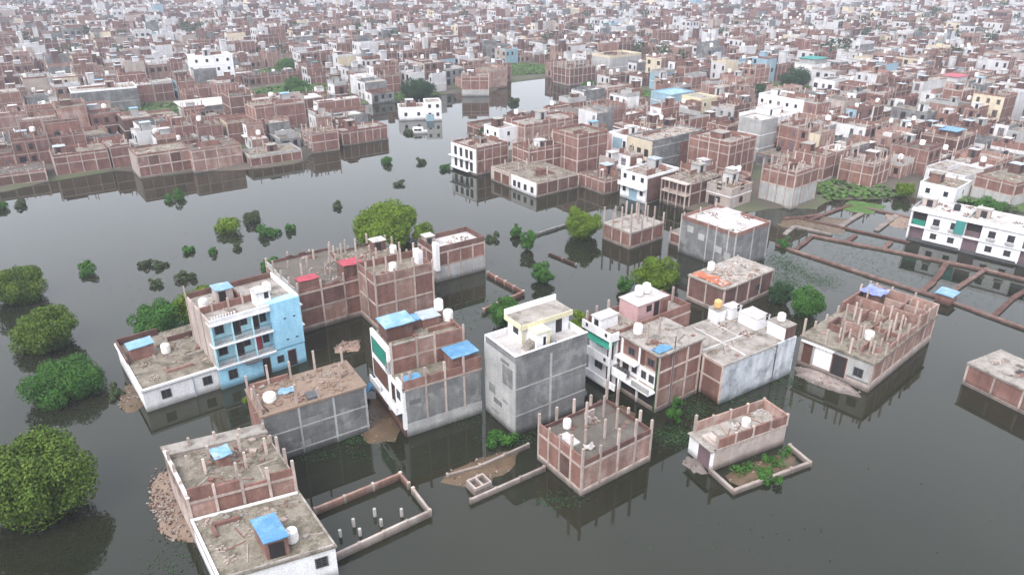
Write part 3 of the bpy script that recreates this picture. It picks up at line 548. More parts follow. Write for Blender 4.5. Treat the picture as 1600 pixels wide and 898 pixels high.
h.room(6.6, 8.0, 7.3, 8.7, 4.7, 1.5, 'white_paint', 'deck_light', .06); h.room(8.6, 10.4, 7.0, 8.4, 4.7, 1.35, 'white_paint', 'deck_white', .06, window=(0, 9.6, .4)); h.room(9.0, 11.3, 3.6, 6.2, 4.7, 1.35, 'white_paint', 'deck_white', .06, window=(0, 10.6, .4)); h.room(9.7, 11.5, .2, 2.6, 4.7, 1.6, 'white_paint', 'deck_light', .06)
h.part('wall_panel', [(9.75, 11.45, .12, .2, 4.8, 6.3)], 'brick_dark')
x, y = h.pt(7.3, 8.0); tank('orange tank on the white hut behind the whitewashed house', x, y, 6.4, .45, .9, 'tank_orange'); x, y = h.pt(10.6, 1.6); tank('round white tank on the corner hut of the whitewashed house', x, y, 6.5, .45, .9)

# unfinished house with a forest of columns
h = House('house', 'unfinished brick house with many bare columns on its roof and white front doors', 39.4, 69.0, 42, 17.0, 8.4, GN)
h.frame([.9, 3.7], 6, 3, lambda f, i, k: 'brick_pale', ext=(.7, 2.0), faces=(0, 1, 2), plinth='plaster_pink'); h.roof(3.72, 'deck', over=.2)
h.part('front_wall', [(-.02, .22, .1, 8.3, -1, 3.5)], 'plaster_light'); h.part('white_shutter', [(-.06, .0, 4.6, 6.6, .7, 3.1)], 'white_paint'); h.door(3, 2.8, .5, 1.7, 2.6, .02); h.window(3, .9, 1.4, 1.1, 1.1, .02); h.door(3, 6.9, .5, 1.1, 2.5, .02, 'timber'); h.part('lintel', [(-.35, .05, 4.4, 8.3, 3.2, 3.35)], 'white_paint')
h.part('parapet', [(4, 12.5, .03, .18, 3.7, 4.5)], 'brick_pale'); h.part('parapet', [(12.5, 17, .03, .2, 3.7, 5.3)], 'brick_pale'); h.part('parapet', [(16.8, 17, .2, 8.2, 3.7, 5.3)], 'brick_pale'); h.part('parapet', [(9, 16.8, 8.1, 8.3, 3.7, 5.2)], 'brick')
h.part('partition', [(12.4, 12.6, .3, 8.1, 3.75, 5.0)], 'brick_pale'); h.part('partition', [(3.4, 12.4, 3.5, 3.65, 3.75, 4.2)], 'brick'); h.part('partition', [(7.4, 7.55, .4, 3.4, 3.75, 4.3)], 'brick'); h.part('low_wall', [(3.6, 6.0, 7.0, 7.2, 3.75, 4.7), (3.6, 3.8, 5.5, 7.0, 3.75, 4.6), (6.0, 6.2, 5.4, 7.2, 3.75, 4.6)], 'brick_dark')
for u0, u1, v0, hh in ((1.0, 3.2, 1.9, .9), (5.2, 7.3, 1.4, 1.3), (8.2, 10.4, 5.2, 1.2), (9.4, 12.3, 1.6, 1.0), (12.8, 16.6, 3.0, 1.3), (1.4, 4.0, 4.8, .7)): h.part('partition', [(u0, u1, v0, v0 + .15, 3.75, 3.75 + hh)], 'brick')
for u0, v0, v1, hh in ((5.2, 3.8, 6.4, 1.1), (9.8, 3.8, 7.9, 1.0), (14.6, .4, 5.4, 1.2), (2.4, .4, 1.8, .6)): h.part('partition', [(u0, u0 + .15, v0, v1, 3.75, 3.75 + hh)], 'brick_pale')
h.stubs([(u + rnd.uniform(-.6, .6), v + rnd.uniform(-.5, .5)) for u in (1.2, 1.8, 3.5, 5.5, 7.5, 9.6, 11.5, 13.5, 15.2) for v in (1.3, 2.8, 4.6, 6.6) if rnd.random() < .72], 3.7, (.9, 2.9))
h.clutter(3.8, 40, mats=('rubble', 'brick', 'brick_pale', 'concrete')); h.room(13.6, 15.6, 5.8, 7.7, 3.75, 1.5, 'brick_dark', 'deck_dark', .1)
x, y = h.pt(14.6, 6.75); tarp('violet blue tarpaulin over the hut at the back of the column-studded roof', x, y, 5.4, 2.9, 2.6, 42, 'tarp_violet', .12); x, y = h.pt(4.9, 2.9); tank('white tank between bare columns on the unfinished brick roof', x, y, 3.8, .55, 1.0)

# brick house in front, with columns
h = House('house', 'brick house with dark stained roof and bare columns rising straight from the water', 6.2, 52.1, 35.5, 8.6, 6.4, GN)
h.frame([.45, 3.2], 4, 4, lambda f, i, k: 'brick_pale' if f == 0 else ('brick', 'brick_dark', 'brick', 'brick')[k], ext=(1.0, 2.4), plinth='plaster_pink'); h.roof(3.22, 'deck_dark'); h.parapet(3.2, .55, 'brick_dark', (0,), jag=False); h.parapet(3.2, 1.0, 'brick', (3,)); h.parapet(3.2, .5, 'brick_dark', (1, 2))
h.stubs([(2.2, 2.2), (4.4, 2.0), (6.3, 2.4), (4.2, 4.4), (6.6, 4.6)], 3.2, (1.6, 2.6)); h.clutter(3.3, 8); h.part('white_slab', [(.9, 2.0, 2.6, 4.6, 3.28, 3.5)], 'deck_white'); h.part('low_wall', [(4.8, 6.0, 5.2, 5.4, 3.3, 4.1), (4.7, 4.9, 4.4, 5.2, 3.3, 4.0)], 'plaster_pink')
x, y = h.pt(2.6, 5.3); tank('small white tank on the dark stained roof beside a tall column', x, y, 3.3, .4, .95); x, y = h.pt(2.3, 1.7); tarp('torn white sheet heaped on the dark stained roof', x, y, 3.3, 1.0, .7, 20, 'deck_white', .15, cat='plastic sheet', name='plastic_sheet')

# small house with planted plot
h = House('house', 'small brick house with shutter door beside the weedy walled plot', 18.7, 55.5, 27, 9.3, 3.3, GN)
h.block(-2, 2.3, 'plaster_pink', u0=.2, u1=9.25, v0=.0, v1=3.25); h.roof(2.36, 'deck_light'); h.part('beam', [(.1, 9.32, -.06, .1, 2.2, 2.42)], 'concrete')
for a, b in ((.5, 2.5), (2.75, 4.7), (4.95, 6.9), (7.15, 9.1)): h.part('wall_panel', [(a, b, .0, .16, 2.42, 3.45)], 'brick'); h.part('wall_panel', [(a, b, 3.1, 3.26, 2.42, 3.45)], 'brick_pale')
for u in (.3, 2.52, 4.72, 6.92, 9.1): h.part('column', [(u, u + .22, -.04, .2, 2.3, 3.6 + .5 * (u < 1))], 'concrete'); h.part('column', [(u, u + .22, 3.06, 3.3, 2.3, 3.6 + .7 * (u < 1))], 'concrete')
h.part('wall_panel', [(9.1, 9.3, .2, 3.1, 2.4, 3.5)], 'brick_pale'); h.part('front_wall', [(-.02, .2, 0, 3.3, -1.5, 2.3)], 'white_paint'); h.part('shutter', [(-.06, .02, .3, 1.9, -.2, 2.0)], 'shutter'); h.part('canopy', [(-.35, .3, -.1, 3.3, 2.3, 2.42)], 'deck_light')
h.part('roof_step', [(.4, 1.6, .4, 2.2, 2.4, 2.6), (.7, 1.4, .7, 1.8, 2.6, 2.72)], 'plaster_pink'); h.clutter(2.45, 14, mats=('brick', 'brick_pale', 'rubble', 'deck_white'), u0=2.2)
x, y = h.pt(5.4, 1.6); tank('small cream tank inside the parapet of the shutter-door house', x, y, 2.45, .42, .9)

# grey house with rubble roof
h = House('house', 'grey plaster house with sandy rubble-strewn roof behind the split-level house', -23.2, 56.5, 32, 10.3, 5.6, GN)
h.block(-2, 5.3, 'grey_plaster', u0=.1, u1=10.25, v0=0, v1=5.5); h.roof(5.4, 'sand', over=.08)
for u in (.0, 3.4, 6.8, 10.05): h.part('column', [(u, u + .2, -.04, .15, -2, 5.3)], 'plaster_light')
for z in (.6, 3.0): h.part('beam', [(.0, 10.3, -.035, .05, z, z + .14)], 'plaster_light')
h.patches(0, 8, .2, 5.2, ('plaster_soft', 'plaster_mid'), size=(.9, 2.4)); h.part('side_wall', [(-.02, .1, .1, 5.5, -2, 5.3)], 'brick'); h.stubs([(.15, .3), (.15, 1.8), (.15, 3.4), (.15, 5.2), (3.5, .3), (5.6, .25), (6.9, 5.2), (9.8, 5.2), (4.4, 5.2), (8.6, 2.5), (2.2, 5.2)], 5.35, (1.0, 2.2))
h.clutter(5.47, 46, mats=('rubble', 'sand', 'brick_pale', 'deck_light')); h.part('low_wall', [(.4, 4.2, 5.2, 5.4, 5.4, 6.0), (.3, .5, .4, 5.2, 5.4, 5.9)], 'brick'); h.part('step', [(4.6, 5.6, .3, 1.5, 5.45, 5.75)], 'iron')
x, y = h.pt(1.5, 2.3); tank('squat white tank on the sandy rubble roof', x, y, 5.47, .6, .8); x, y = h.pt(3.3, 3.0); tarp('pale crumpled sheet lying on the sandy rubble roof', x, y, 5.5, 1.6, 1.1, 20, 'tarp_pale', .12, cat='plastic sheet', name='plastic_sheet')

# right of the middle: grey block, rubble roof and column house
h = House('house', 'big square grey plaster block with white roof and brick rim behind the round tree', 33.2, 102.0, 38, 8.6, 10.4, GN)
h.block(-2, 5.7, 'grey_plaster', u0=.02, u1=8.6, v0=0, v1=10.4); h.patches(3, 9, .6, 5.4, ('plaster_soft', 'plaster_mid', 'grey_plaster'), o=-.02, size=(.7, 2)); h.patches(0, 6, .6, 5.4, ('plaster_soft', 'plaster_mid'), size=(.7, 2)); h.roof(5.75, 'deck_white'); h.parapet(5.75, .5, 'brick', (0, 1, 2, 3), o=.04)
for v in (1.2, 3.4, 5.0, 10.2): h.part('column', [(-.08, .1, v, v + .2, -2, 6.5)], 'plaster_light')
for u in (.0, 4.2, 8.2): h.part('column', [(u, u + .2, -.09, .1, -2, 6.4)], 'plaster_light')
h.part('screed_patch', [(2.6, 5.2, 3.0, 6.0, 5.8, 5.86)], 'deck_white'); h.room(5.4, 7.2, 4.6, 7.4, 5.8, .9, 'white_paint', 'deck_white', .1); h.stubs([(.3, 10.1), (1.2, 8.5), (7.9, 9.9), (4, 9.9)], 5.75, (.8, 1.6)); h.clutter(5.83, 10)
for v in (.5, 2.2, 5.6, 7.8): h.part('plaster_patch', [(-.04, .02, v, v + 1.2, 1.6 + v * .3, 2.6 + v * .3)], 'plaster_light')
h = House('house', 'low brick house with messy rubble roof edged by orange sheet', 28.1, 87.8, 38, 10.8, 6.0, GN)
h.frame([.4, 3.7], 4, 2, lambda f, i, k: 'brick_dark', ext=(.0, .3)); h.roof(3.72, 'deck_light', over=.15); h.clutter(3.8, 60, mats=('rubble', 'deck_light', 'deck_white', 'concrete')); h.window(0, 7.0, 1.4, 1, 1, -.04)
x, y = h.pt(1.1, 3.2); tarp('orange sheet hanging along the roof edge of the rubble-roofed house', x, y, 3.82, 1.9, 5.2, 38, 'tarp_orange', .1); x, y = h.pt(3.6, 5.2); tank('cream tank on the messy rubble roof near the grey block', x, y, 3.8, .5, 1.2)
h = House('house', 'single-storey brick shell with many tall thin columns beside the round tree', 19.1, 111.0, 38, 7.9, 6.2, GN)
h.frame([.3, 2.8], 3, 3, None, ext=(1.4, 2.6)); h.roof(2.85, 'deck_light', over=.1); h.stubs([(2, 2), (4, 2.2), (6, 2), (2.4, 4.4), (4.6, 4.3), (6.5, 4.5)], 2.85, (1.6, 2.6)); h.clutter(2.93, 6)
h = House('house', 'tiny brick shell between the column house and the grey block', 28.0, 111.2, 38, 3.6, 3.2, GN)
h.frame([.3, 2.2], 1, 1, None, ext=(.6, 2.2)); h.roof(2.25, 'deck_light')
# submerged right hand block
h = House('house', 'low brick block with bare concrete slab roof at the edge of open water', 56.6, 60.0, 28, 6.0, 12.2, GN)
h.frame([.15, 2.7], 2, 4, lambda f, i, k: 'brick', ext=(-.2, -.1)); h.roof(2.72, 'deck_light', over=.12); h.part('roof_hatch', [(2.4, 3.4, 7.6, 8.6, 2.78, 2.84)], 'door_dark'); h.part('roof_hatch', [(3.9, 4.5, 8.6, 9.4, 2.78, 2.84)], 'deck_dark'); h.clutter(2.8, 6)
# white terrace
h = House('terraced_house', 'white two-storey terrace with dark recessed entrances standing along the drowned plots', 83.5, 99.0, 46, 8.6, 24.0, GN, cat='terrace')
h.block(-2, 5.2, 'white_paint', u0=.5, u1=8.6, v0=0, v1=24)
v = .3
for k in range(3):
    v0 = 8.0 * k
    for z0, z1 in ((.55, 2.55), (2.75, 5.15)): h.part('front_wall', [(0, .55, v0 + .05, v0 + 5.6, z0, z1)], 'white_paint')
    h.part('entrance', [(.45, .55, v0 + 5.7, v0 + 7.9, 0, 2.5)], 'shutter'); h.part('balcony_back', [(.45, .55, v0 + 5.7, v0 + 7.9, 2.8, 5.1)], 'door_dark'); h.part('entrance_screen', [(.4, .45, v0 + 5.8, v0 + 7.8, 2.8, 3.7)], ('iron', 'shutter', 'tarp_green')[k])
    h.part('pillar', [(-.05, .5, v0 + 7.85, v0 + 8.1, .3, 5.5)], 'white_paint')
    for vv in (1.0, 3.6): h.window(3, v0 + vv, 1.1, .95, .95, .0); h.window(3, v0 + vv, 3.4, 1.0, 1.1, .0); h.part('window_box', [(-.35, .0, v0 + vv - .15, v0 + vv + 1.15, 2.95, 3.3)], 'plaster_light')
    h.room(3.0, 4.4, v0 + 5.6, v0 + 7.6, 5.3, 1.4, 'plaster_pink', 'deck_white', .1, door=(3, v0 + 6.0, .9)); h.part('partition', [(.6, 8.5, v0 + 7.9, v0 + 8.05, 5.25, 5.9)], 'plaster_light')
h.part('cornice', [(-.25, .1, -.1, 24.1, 5.15, 5.35)], 'white_paint'); h.part('floor_band', [(-.2, .1, -.1, 24.1, 2.56, 2.74)], 'white_paint'); h.part('parapet', [(-.1, .06, 0, 24, 5.35, 5.75)], 'white_paint'); h.roof(5.3, 'deck_white', u0=.1); h.clutter(5.4, 20)
h.part('base_shade_strip', [(.2, .55, .1, 23.9, -1, .5)], 'iron')  # solid dark strip, paints the shade under the terrace front
for vv in (4, 9, 14, 20): h.part('finial', [(-.12, .1, vv, vv + .22, 5.75, 6.3)], 'white_paint')
x, y = h.pt(-.2, 16.6); o = tarp('green cloth hanging over the white terrace balcony', x, y, 2.9, .12, 1.5, 46, 'teal_far', .02, cat='cloth', name='hanging_cloth'); o.scale = (1, 1, 1)
MBc = MB(); MBc.sheet(-.7, .7, -.04, .04, lambda a, b, i, j: 0, 2.2, 8, 1)
o.data = MBc.build('hanging_cloth_mesh', 'teal_far').data; bpy.data.objects.remove(bpy.data.objects['hanging_cloth_mesh']); o.location = (x, y, 5.2); o.rotation_euler = (R(8), 0, R(46 + 90))
x, y = h.pt(4.5, 13.4); tank('white tank on the roof of the white terrace', x, y, 5.4, .5, 1.0); x, y = h.pt(4.3, 18.6); tank('dark tank on the far end of the white terrace roof', x, y, 5.4, .5, 1.0, 'tank_black')

# ------------------------------------------------------------------ houses on the shores, from the photograph
def mid_house(label, x, y, rot, w, d, levels, style, bu=3, bv=3, ext=(.3, 1.2), par=.6, parm=None, roof='deck', group='houses along the flooded shore', win=(), room=None, deb=10, plinth='concrete', panels=True, stubs=0, cat='house', door=None):
    h = House('house', label, x, y, rot, w, d, group, cat)
    top = levels[-1]
    if style in ('brick', 'brick_pale', 'brick_dark', 'mixed'):
        f = (lambda f, i, k: ('brick', 'brick_pale', 'brick', 'brick_dark')[(k * 2 + i + f) % 4]) if style == 'mixed' else (lambda f, i, k: style)
        h.frame(levels, bu, bv, f, ext=ext, plinth=plinth); o = -.04
        if par: h.parapet(top, par, parm or 'brick')
    elif style == 'grey_brick':
        h.frame(levels, bu, bv, lambda f, i, k: 'plaster_light' if i < len(levels) - 2 else 'brick', ext=ext, plinth='plaster_light'); o = -.04
        if par: h.parapet(top, par, parm or 'brick')
    else:
        h.block(-2, top, style); o = 0.0
        for z in levels[1:-1]: h.ring('band', z - .06, z + .1, -.1, .05, 'white_paint' if style != 'grey_plaster' else 'plaster_light')
        if par: h.parapet(top, par, parm or style, o=.03)
    h.roof(top + .03, roof)
    for (f, n, wf) in win:
        L = h.length(f)
        for i in range(len(levels) - 1):
            for k in range(n): h.window(f, L * (k + .5) / n - .5, levels[i] + .95, 1.0, 1.15, o, wf, grille=False)
    if door: h.door(door[0], door[1], .1, door[2], 2.2, o)
    if room: h.room(*room[:4], top + .06, room[4], room[5], room[6], .12, door=(0, room[0] + .2, .8))
    if deb: h.clutter(top + .1, deb * 2)
    if deb >= 4:
        for k in range(rnd.randint(1, 3)):
            u, v = rnd.uniform(.5, w * .5), rnd.uniform(.5, d - .6)
            h.part('roof_wall', [(u, u + rnd.uniform(1.5, w * .45), v, v + .14, top, top + rnd.uniform(.4, 1.4))], 'brick_dark' if k % 2 else 'brick')
        for k in range(rnd.randint(0, 2)):
            u, v = rnd.uniform(.5, w - .6), rnd.uniform(.5, d * .5); h.part('roof_wall', [(u, u + .14, v, v + rnd.uniform(1.5, d * .4), top, top + rnd.uniform(.4, 1.4))], 'brick')
        if not room and rnd.random() < .75: u, v = rnd.uniform(.5, w - 2.8), rnd.uniform(d * .3, d - 2.6); h.room(u, u + 2.1, v, v + 2.0, top + .06, rnd.uniform(1.3, 2.0), rnd.choice(('brick', 'white_far', 'brick_dark', 'plaster_light')), rnd.choice(('deck_light', 'deck_white', 'tin')), .15, door=(0, u + .4, .8))
        if rnd.random() < .6: h.stubs([(rnd.uniform(.4, w - .4), rnd.uniform(.4, d - .4)) for _ in range(5)], top, (.7, 1.8))
    if stubs: h.stubs([(rnd.uniform(.5, w - .5), rnd.uniform(.5, d - .5)) for _ in range(stubs)], top, (.8, 2.0))
    return h
mh = mid_house
h = mh('white two-storey shore house with open verandas and plain brick right side', -7.5, 152.9, 40, 8.7, 8.8, [.3, 3.0, 5.5], 'brick', 4, 3, par=.5, roof='deck_light', room=(4, 6, 4, 7, .8, 'brick', 'deck_dark'))
h.part('front_wall', [(-.3, -.06, 0, 8.8, .6, 5.7)], 'white_paint')
for z in (.8, 3.3):
    for v in (1.0, 2.6, 4.6, 6.6): h.part('opening', [(-.34, -.28, v, v + 1.0, z, z + 1.9)], 'door_dark')
    h.part('balcony_slab', [(-1.1, -.3, 2, 8.8, z - .25, z - .1)], 'white_paint')
h = mh('long low white-fronted house with dark doors at the tip of the built-up shore', 4.8, 138.0, 37, 10.9, 15.2, [.2, 2.9], 'brick_dark', 4, 5, ext=(0, .2), par=0, roof='deck', deb=30)
h.part('front_wall', [(-.14, -.06, 0, 8.0, -.5, 2.9)], 'white_paint'); h.part('front_wall', [(-.2, -.06, 8.0, 15.0, -.5, 2.6)], 'plaster_pink')
for v in (.8, 3.0, 5.0, 6.5): h.part('opening', [(-.18, -.12, v, v + .9, .7, 1.9)], 'door_dark')
for v in (8.8, 11.6): h.part('opening', [(-.26, -.18, v, v + 2.2, .4, 2.3)], 'timber')
mh('two-storey bare brick house set back above the low white-fronted house', 3.6, 152.0, 33, 10.5, 6.5, [.5, 3.0, 5.4], 'brick', 5, 3, ext=(.6, 1.6), par=.5, deb=14, stubs=6)
h = mh('squat square brick house with pale columns and two white tanks at the water', 18.2, 139.6, 36, 7.5, 7.4, [.2, 2.7], 'brick', 4, 4, ext=(.0, .3), par=.3, roof='deck_dark', deb=14)
x, y = h.pt(3, 4); tank('nearer white tank on the squat square brick roof', x, y, 2.8, .6, 1.0); x, y = h.pt(5.5, 5.6); tank('farther white tank on the squat square brick roof', x, y, 2.8, .6, 1.0)
mh('tall bare brick house with orange brick end behind the peninsula houses', 13.8, 152.3, 36, 8.5, 8.5, [.5, 3.2, 6.0, 8.2], 'brick', 3, 2, ext=(.2, .8), par=.6, deb=8)
mh('long brick house with many pale columns behind the peninsula', 3.0, 172.0, 36, 17, 8, [.5, 3.2, 6.0], 'brick_pale', 7, 3, ext=(.4, 1.2), par=.6, roof='deck_light', deb=16)
mh('white block with small dark windows above the peninsula shore', -3.0, 171.0, 38, 5.5, 6, [.5, 3.0, 5.6], 'white_paint', par=.4, win=((3, 2, 'white_paint'), (0, 1, 'white_paint')), roof='deck_light', deb=4)
mh('dark brick walled yard house at the far side of the peninsula', -6.5, 185.0, 36, 9, 9, [.2, 2.2], 'brick_dark', 3, 3, ext=(0, .3), par=.7, roof='deck_dark', deb=16)
h = mh('white house with blue ground floor shop beside the dark veranda house', 25.4, 134.1, 40, 9.5, 6.5, [.3, 2.9, 5.0], 'white_paint', par=.4, roof='deck_light', deb=20, win=((3, 3, 'white_paint'),))
h.part('balcony', [(-.9, .0, .0, 6.5, 2.7, 2.95)], 'white_paint'); h.part('balcony_wall', [(-.9, -.76, .0, 6.5, 2.95, 3.5)], 'white_paint'); h.part('shop_door', [(-.06, .02, 2.2, 4.2, .0, 2.2)], 'light_blue_far'); h.part('wall_panel', [(.3, 9.3, -.06, .0, .2, 4.9)], 'brick_dark')
h = mh('dark two-storey veranda house between the white shop and pink end wall', 33.0, 131.0, 40, 9.5, 6.0, [.3, 2.8, 4.9], 'brick_dark', 3, 3, ext=(0, .3), par=.0, roof='deck', deb=30)
h.part('veranda_slab', [(-1.3, .0, 0, 6.0, 2.6, 2.8)], 'concrete'); h.part('veranda_slab', [(-1.3, .0, 0, 6.0, 4.8, 5.0)], 'concrete')
for v in (.1, 2.0, 3.9, 5.7): h.part('veranda_post', [(-1.25, -1.05, v, v + .2, -1, 4.8)], 'concrete')
mh('small pinkish plastered house with open doorway at the muddy shore', 40.2, 129.4, 40, 6.5, 5.5, [.3, 2.8, 4.2], 'plaster_pink', par=.3, roof='deck', deb=12, win=((3, 1, 'timber'), (0, 1, 'timber')), door=(3, 3.4, 1.4))
h = mh('pale grey based brick house with tall columns and blue shed roof', 52.0, 130.7, 40, 8.2, 7.0, [.2, 3.9, 6.6], 'grey_brick', 3, 4, ext=(1.4, 2.4), par=.5, roof='deck_light', deb=20, stubs=10)
h = mh('large three-storey brick cube with a full grid of pale columns', 44.1, 147.0, 41, 9.6, 10.0, [.4, 3.0, 6.0, 8.0], 'brick', 4, 4, ext=(.2, 1.0), par=.6, roof='deck_light', deb=20, room=(3, 6, 4, 7, 1.2, 'brick', 'deck_light'))
h = mh('long building with grey side wall and cream balcony end', 29.6, 153.0, 38, 16.5, 7.0, [.4, 3.1, 6.0, 7.2], 'grey_plaster', par=.4, roof='deck_light', deb=24)
h.part('front_wall', [(-.3, -.02, 0, 7, .4, 7.3)], 'cream_paint')
for z in (1.0, 3.6):
    h.part('balcony_slab', [(-1.0, -.3, 0, 7, z - .3, z - .15)], 'cream_paint'); h.part('railing_wall', [(-1.0, -.9, 0, 7, z - .15, z + .5)], 'cream_paint')
    for v in (.8, 2.9, 5.0): h.part('opening', [(-.34, -.28, v, v + 1.1, z, z + 1.9)], 'door_dark')
h.part('wall_panel', [(9, 16.4, -.05, .0, .3, 6.0)], 'brick')
h = mh('narrow house front in pink, light blue and white beside the cream balconies', 25.0, 158.5, 38, 9, 5.5, [.4, 3.4, 6.8], 'white_paint', par=.5, roof='deck_light', deb=8)
for z in (1.0, 4.1): h.part('front_panel', [(-.08, .02, 1.4, 4.2, z, z + 2.3)], 'light_blue_far'); h.part('opening', [(-.1, -.06, .3, 1.1, z, z + 1.9)], 'door_dark'); 
h.part('front_panel', [(-.08, .02, 4.6, 5.5, .4, 6.9)], 'pink_paint')
# left shore
h = mh('brick shore house with pale plastered end and five bays facing the water', -78.4, 150.6, 36, 10.9, 7.5, [.3, 2.4, 4.8], 'mixed', 5, 3, ext=(.0, .3), par=.35, roof='deck', deb=12); h.part('end_wall', [(-.1, -.05, .1, 7.4, -.5, 4.9)], 'plaster_pink')
mh('low brick shed row at the far left waterline with white roof sheets', -112, 139.0, 32, 18, 8, [.3, 2.4], 'brick_dark', 6, 3, ext=(.1, .8), par=.3, roof='deck_dark', deb=24)
mh('brick yard house with step wall above the left waterline', -96.5, 151.5, 34, 10.5, 8, [.3, 2.7, 4.4], 'brick', 4, 3, ext=(0, .3), par=.4, roof='deck', deb=14)
mh('narrow orange brick house between two shore houses on the left', -87.2, 157.2, 36, 4.2, 7, [.3, 2.7, 5.0], 'brick', 1, 2, ext=(.2, .8), par=.3, roof='deck_light', deb=4)
mh('rounded-back brick shore house with grey side next to a lane', -68.5, 154.6, 35, 10.5, 7, [.3, 2.6, 4.8], 'brick_pale', 4, 2, ext=(0, .3), par=.3, roof='deck_dark', deb=12)
mh('long low brick house with white edged roof on the left shore', -57.5, 158.5, 35, 11.6, 7, [.3, 2.4], 'brick', 5, 3, ext=(0, .3), par=.4, parm='plaster_light', roof='deck', deb=12)
mh('open brick frame house with yellow shuttering props on its roof', -47.0, 171.0, 34, 6.6, 6.2, [.2, 2.5, 4.6], 'brick', 2, 2, ext=(.8, 1.8), par=.2, roof='deck', deb=16, stubs=10, win=((3, 2, 'white_paint'),), door=(3, 3.5, 1.1))
mh('last brick house at the end of the left spit with walled roof', -41.4, 178.2, 36, 12.3, 6.0, [.2, 3.2], 'brick', 6, 2, ext=(0, .2), par=.5, roof='deck_light', deb=8)
# islands
h = mh('white island house with brick back surrounded by the flooded channel', -31.5, 207.0, 12, 7.2, 6.0, [.2, 3.4], 'white_paint', par=.3, roof='deck_light', deb=6, win=((0, 2, 'white_paint'),))
h = mh('white two-storey island tower with teal lower wall', -24.0, 206.5, 12, 4.4, 6.0, [.3, 2.6, 4.9], 'white_paint', par=.3, roof='deck_light', deb=2, win=((0, 2, 'white_paint'),)); h.part('front_panel', [(.1, 2.2, -.06, .0, .0, 1.9)], 'light_blue_far')
mh('brick house on grey plinth alone at the head of the channel', -16.3, 243.5, 4, 8.8, 7.5, [2.0, 4.8, 6.2], 'brick', 3, 3, ext=(.2, .9), par=.3, plinth='plaster_light', roof='deck', deb=6)
# further landmarks behind the shore
mh('white four-storey house with rows of dark windows on the left bank', -104, 247, 30, 13, 8, [.5, 3.3, 6.1, 8.9, 11.4], 'white_paint', par=.5, win=((0, 4, 'white_paint'), (3, 3, 'white_paint')), roof='deck_white', group='landmark houses of the town', deb=4)
mh('long house with blank grey plaster wall above the left shore', -124, 210.5, 32, 17, 9, [.5, 3.5, 7.0], 'grey_plaster', par=.4, parm='white_paint', roof='deck_light', group='landmark houses of the town', deb=6)
h = mh('white-roofed hall with wide overhanging slabs behind left shore', -88, 200, 34, 12, 10, [.5, 3.4, 4.8], 'plaster_light', par=.0, roof='deck_white', group='landmark houses of the town', deb=2); h.part('overhang', [(-.8, 12.8, -.8, 10.8, 4.9, 5.15)], 'deck_white')
h = mh('concrete house with bright blue sheet roof hut on the right bank', 98, 160, 40, 10, 8, [.5, 3.2, 6.0], 'brick_dark', 3, 3, par=.2, roof='deck', group='landmark houses of the town', deb=6)
x, y = h.pt(3.5, 3.0); 
h.room(1.5, 5.5, 1.5, 4.5, 6.05, 1.3, 'brick_dark', 'tarp_blue', .5)
h = mh('yellow-fronted house with ornate upper floor amid the right bank', 52, 205, 36, 7, 7, [.5, 3.2, 6.0], 'yellow_paint', par=.5, win=((3, 2, 'white_paint'), (0, 2, 'white_paint')), roof='deck_light', group='landmark houses of the town', deb=2)
mh('light blue rooftop house behind the yellow-fronted one', 46, 216, 36, 10, 8, [.5, 3.2, 5.2], 'light_blue_far', par=.4, roof='tarp_pale', group='landmark houses of the town', deb=0)
mh('tall plain grey tower house behind the big brick cube', 55, 162, 38, 6, 6, [.5, 3.5, 6.5, 9.5], 'plaster_light', par=.4, roof='deck_white', group='landmark houses of the town', deb=2)
mh('wide white house with bulky white roof rooms on the right bank', 63, 180, 38, 13, 9, [.5, 3.4, 6.0], 'white_paint', par=.4, win=((0, 3, 'white_paint'),), roof='deck_white', room=(4, 9, 3, 7, 1.6, 'white_paint', 'deck_white'), group='landmark houses of the town', deb=4)
h = mh('house roofed by a teal green shed high on the right bank', 106, 266, 38, 10, 8, [.5, 3.2, 6.4], 'white_far', par=.3, roof='deck', group='landmark houses of the town', deb=0); h.room(1, 9, 1, 7, 6.45, 1.8, 'plaster_light', 'teal_far', .4)
mh('grey concrete building with wide cream roof edge north of the channel', 36, 280, 36, 16, 10, [.5, 3.5, 7.0], 'plaster_light', par=.8, parm='cream_paint', roof='deck', group='landmark houses of the town', deb=6)
mh('open brick skeleton house with dense bare columns by the green field', 20, 262, 36, 12, 9, [.5, 3.2, 6.0], 'brick_dark', 6, 4, ext=(1, 2.2), par=.0, roof='deck_dark', stubs=16, group='landmark houses of the town', deb=8)
h = mh('house under a red roof sheet far along the right bank', 140, 236, 38, 9, 7, [.5, 3.2, 5.4], 'plaster_pink', par=.2, roof='deck', group='landmark houses of the town', deb=0); h.room(1, 8, 1, 6, 5.5, 1.5, 'white_far', 'tarp_red', .4)
mh('white arcaded terrace with a line of dark openings on the right bank', 80, 200, 38, 9, 16, [.5, 3.3, 6.2], 'white_paint', par=.5, win=((3, 6, 'white_paint'), (0, 3, 'white_paint')), roof='deck_light', group='landmark houses of the town', deb=6)
mh('single-storey white house with barred windows near the vegetable patch', 83.5, 133.0, 42, 8, 6.5, [.4, 3.0], 'white_paint', par=.4, win=((3, 2, 'white_paint'), (0, 1, 'white_paint')), roof='deck', deb=6)
mh('grey plastered long-walled house with brick top on the right shore', 93, 131.0, 30, 13, 7.5, [2.4, 4.6], 'brick', 4, 3, ext=(0, .2), par=.4, plinth='plaster_light', roof='deck', deb=8)
h = mh('narrow two-storey brick house with white framed bays near the green patch', 63.5, 146.0, 42, 4.5, 7, [1.0, 3.4, 6.0], 'brick', 1, 3, ext=(.2, .9), par=.3, plinth='plaster_light', roof='deck', deb=4)
